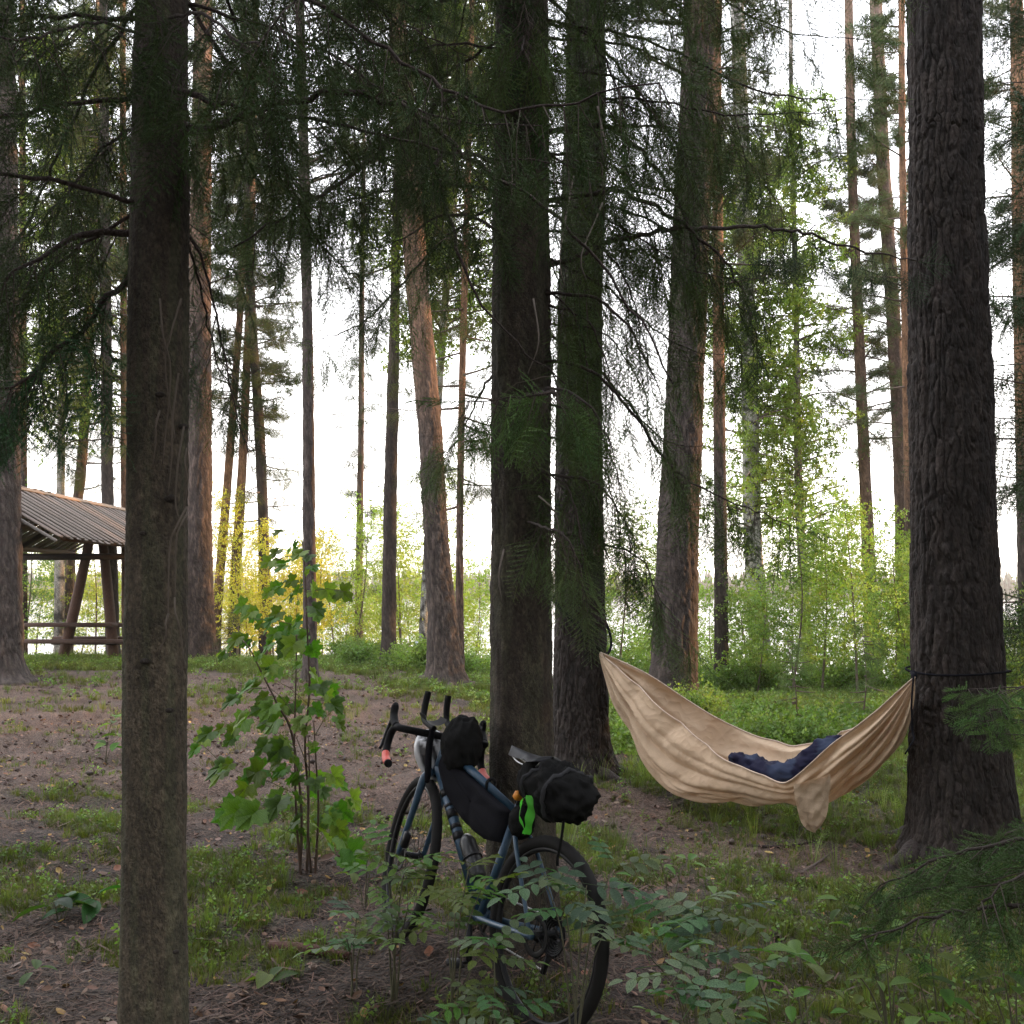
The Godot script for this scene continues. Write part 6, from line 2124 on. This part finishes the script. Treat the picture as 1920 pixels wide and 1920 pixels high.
	leafy_plant("leafy_seedling", "leafy seedlings between the maple sapling and the bicycle", 690, 5.6, S.oval, fresh, [Vector3(690, 1600, 0.0), Vector3(660, 1630, 0.1), Vector3(720, 1560, 0.1)], 0.10)
	leafy_plant("leafy_seedling", "low seedlings in the moss below the hammock's left half", 1250, 5.2, S.oval, fresh, [Vector3(1240, 1620, 0.0), Vector3(1290, 1610, 0.1), Vector3(1330, 1650, 0.0), Vector3(1190, 1640, 0.0)], 0.07)
	# young spruce boughs that reach in from the right
	var base := Vector3(2.05, gh(2.05, -3.5), -3.5)
	var o := thing("young_spruce", "dark young spruce spreading its boughs over the lower right corner", "tree", base)
	var tr := {"node": o, "base": base, "p": pts([Vector3.ZERO, Vector3(0, 1.3, 0)]), "twigs": Shape.new(), "xs": [], "tints": PackedColorArray()}
	var tk := Shape.new()
	tk.tube(pts([Vector3(0, -0.1, 0), Vector3(0.01, 0.5, 0), Vector3(0, 1.25, 0)]), rad([0.022, 0.016, 0.004]), 8, Color(0.10, 0.075, 0.06))
	part("trunk", tk.mesh(), M.spruce_bark, o)
	var green := Color(0.07, 0.125, 0.045)
	for q in [[0.62, 1650, 1700, 1660, 3.9], [0.5, 1640, 1640, 1700, 4.2], [0.38, 1620, 1760, 1760, 3.5], [0.7, 1740, 1600, 1640, 4.3], [0.55, 1840, 1660, 1690, 3.3]]:
		var e := at(q[1], q[3], q[4])
		var s: Vector3 = base + Vector3(0, q[0] + 0.25, 0)
		bough(tr, [s, s.lerp(e, 0.4) + Vector3(0, 0.06, 0), s.lerp(e, 0.75) + Vector3(0, 0.05, 0), e], 0.010, {"col": green, "side": 0.30, "from": 0.08, "size": 0.95, "droop": 0.25, "every": 1, "bark": Color(0.06, 0.045, 0.038)})
	finish(tr, S.spray_small, M.needle)
	var b2 := Vector3(2.62, gh(2.62, -5.0), -5.0)
	var o2 := thing("young_spruce", "fresh green spruce sapling in front of the massive pine's right side", "sapling", b2)
	var t2 := {"node": o2, "base": b2, "p": pts([Vector3.ZERO, Vector3(0, 1.3, 0)]), "twigs": Shape.new(), "xs": [], "tints": PackedColorArray()}
	var tk2 := Shape.new()
	tk2.tube(pts([Vector3(0, -0.1, 0), Vector3(0.01, 0.7, 0), Vector3(0, 1.5, 0)]), rad([0.02, 0.014, 0.004]), 8, Color(0.10, 0.075, 0.06))
	part("trunk", tk2.mesh(), M.spruce_bark, o2)
	for q in [[1.2, 1815, 1292, 4.7], [1.1, 1818, 1330, 4.8], [1.05, 1835, 1352, 4.75], [1.25, 1870, 1300, 4.6], [0.95, 1860, 1375, 4.9]]:
		var e := at(q[1], q[2], q[3])
		var s: Vector3 = b2 + Vector3(0, q[0], 0)
		bough(t2, [s, s.lerp(e, 0.5) + Vector3(0, 0.02, 0), e], 0.006, {"col": Color(0.10, 0.19, 0.06), "side": 0.15, "from": 0.3, "size": 0.75, "droop": 0.3, "every": 1})
	finish(t2, S.spray_small, M.needle)
	# sticks on the ground
	for q in [["reddish_log", "short reddish rotten log on the litter right of the near spruce", [510, 1782], [585, 1792], [655, 1800], 0.028, Color(0.13, 0.055, 0.04)], ["fallen_stick", "dark thin stick lying in the grass under the hammock's pouch", [1400, 1588], [1470, 1592], [1530, 1580], 0.012, Color(0.05, 0.035, 0.03)], ["fallen_stick", "pale broken stick in front of the massive pine", [1500, 1640], [1530, 1625], [1560, 1600], 0.010, Color(0.16, 0.12, 0.10)], ["fallen_stick", "short stick on the path behind the near spruce", [420, 1530], [450, 1522], [480, 1520], 0.014, Color(0.15, 0.09, 0.06)]]:
		var p := PackedVector3Array()
		var r := PackedFloat32Array()
		for k in 3:
			var h: Vector3 = hit(q[2 + k][0], q[2 + k][1])
			p.append(h + Vector3(0, q[5] * 0.6 + 0.01 * (k % 2), 0))
			r.append(q[5] * (1.0 - 0.2 * k))
		var base_p := p[1]
		for k in 3:
			p[k] -= base_p
		var s := Shape.new()
		var sm := smooth_path(p, r, 0.03)
		s.tube(sm[0], sm[1], 9, q[6])
		var m := part(q[0], s.mesh(), M.spruce_bark, self)
		m.position = base_p
		tag(m, q[1], "log" if q[0] == "reddish_log" else "stick")
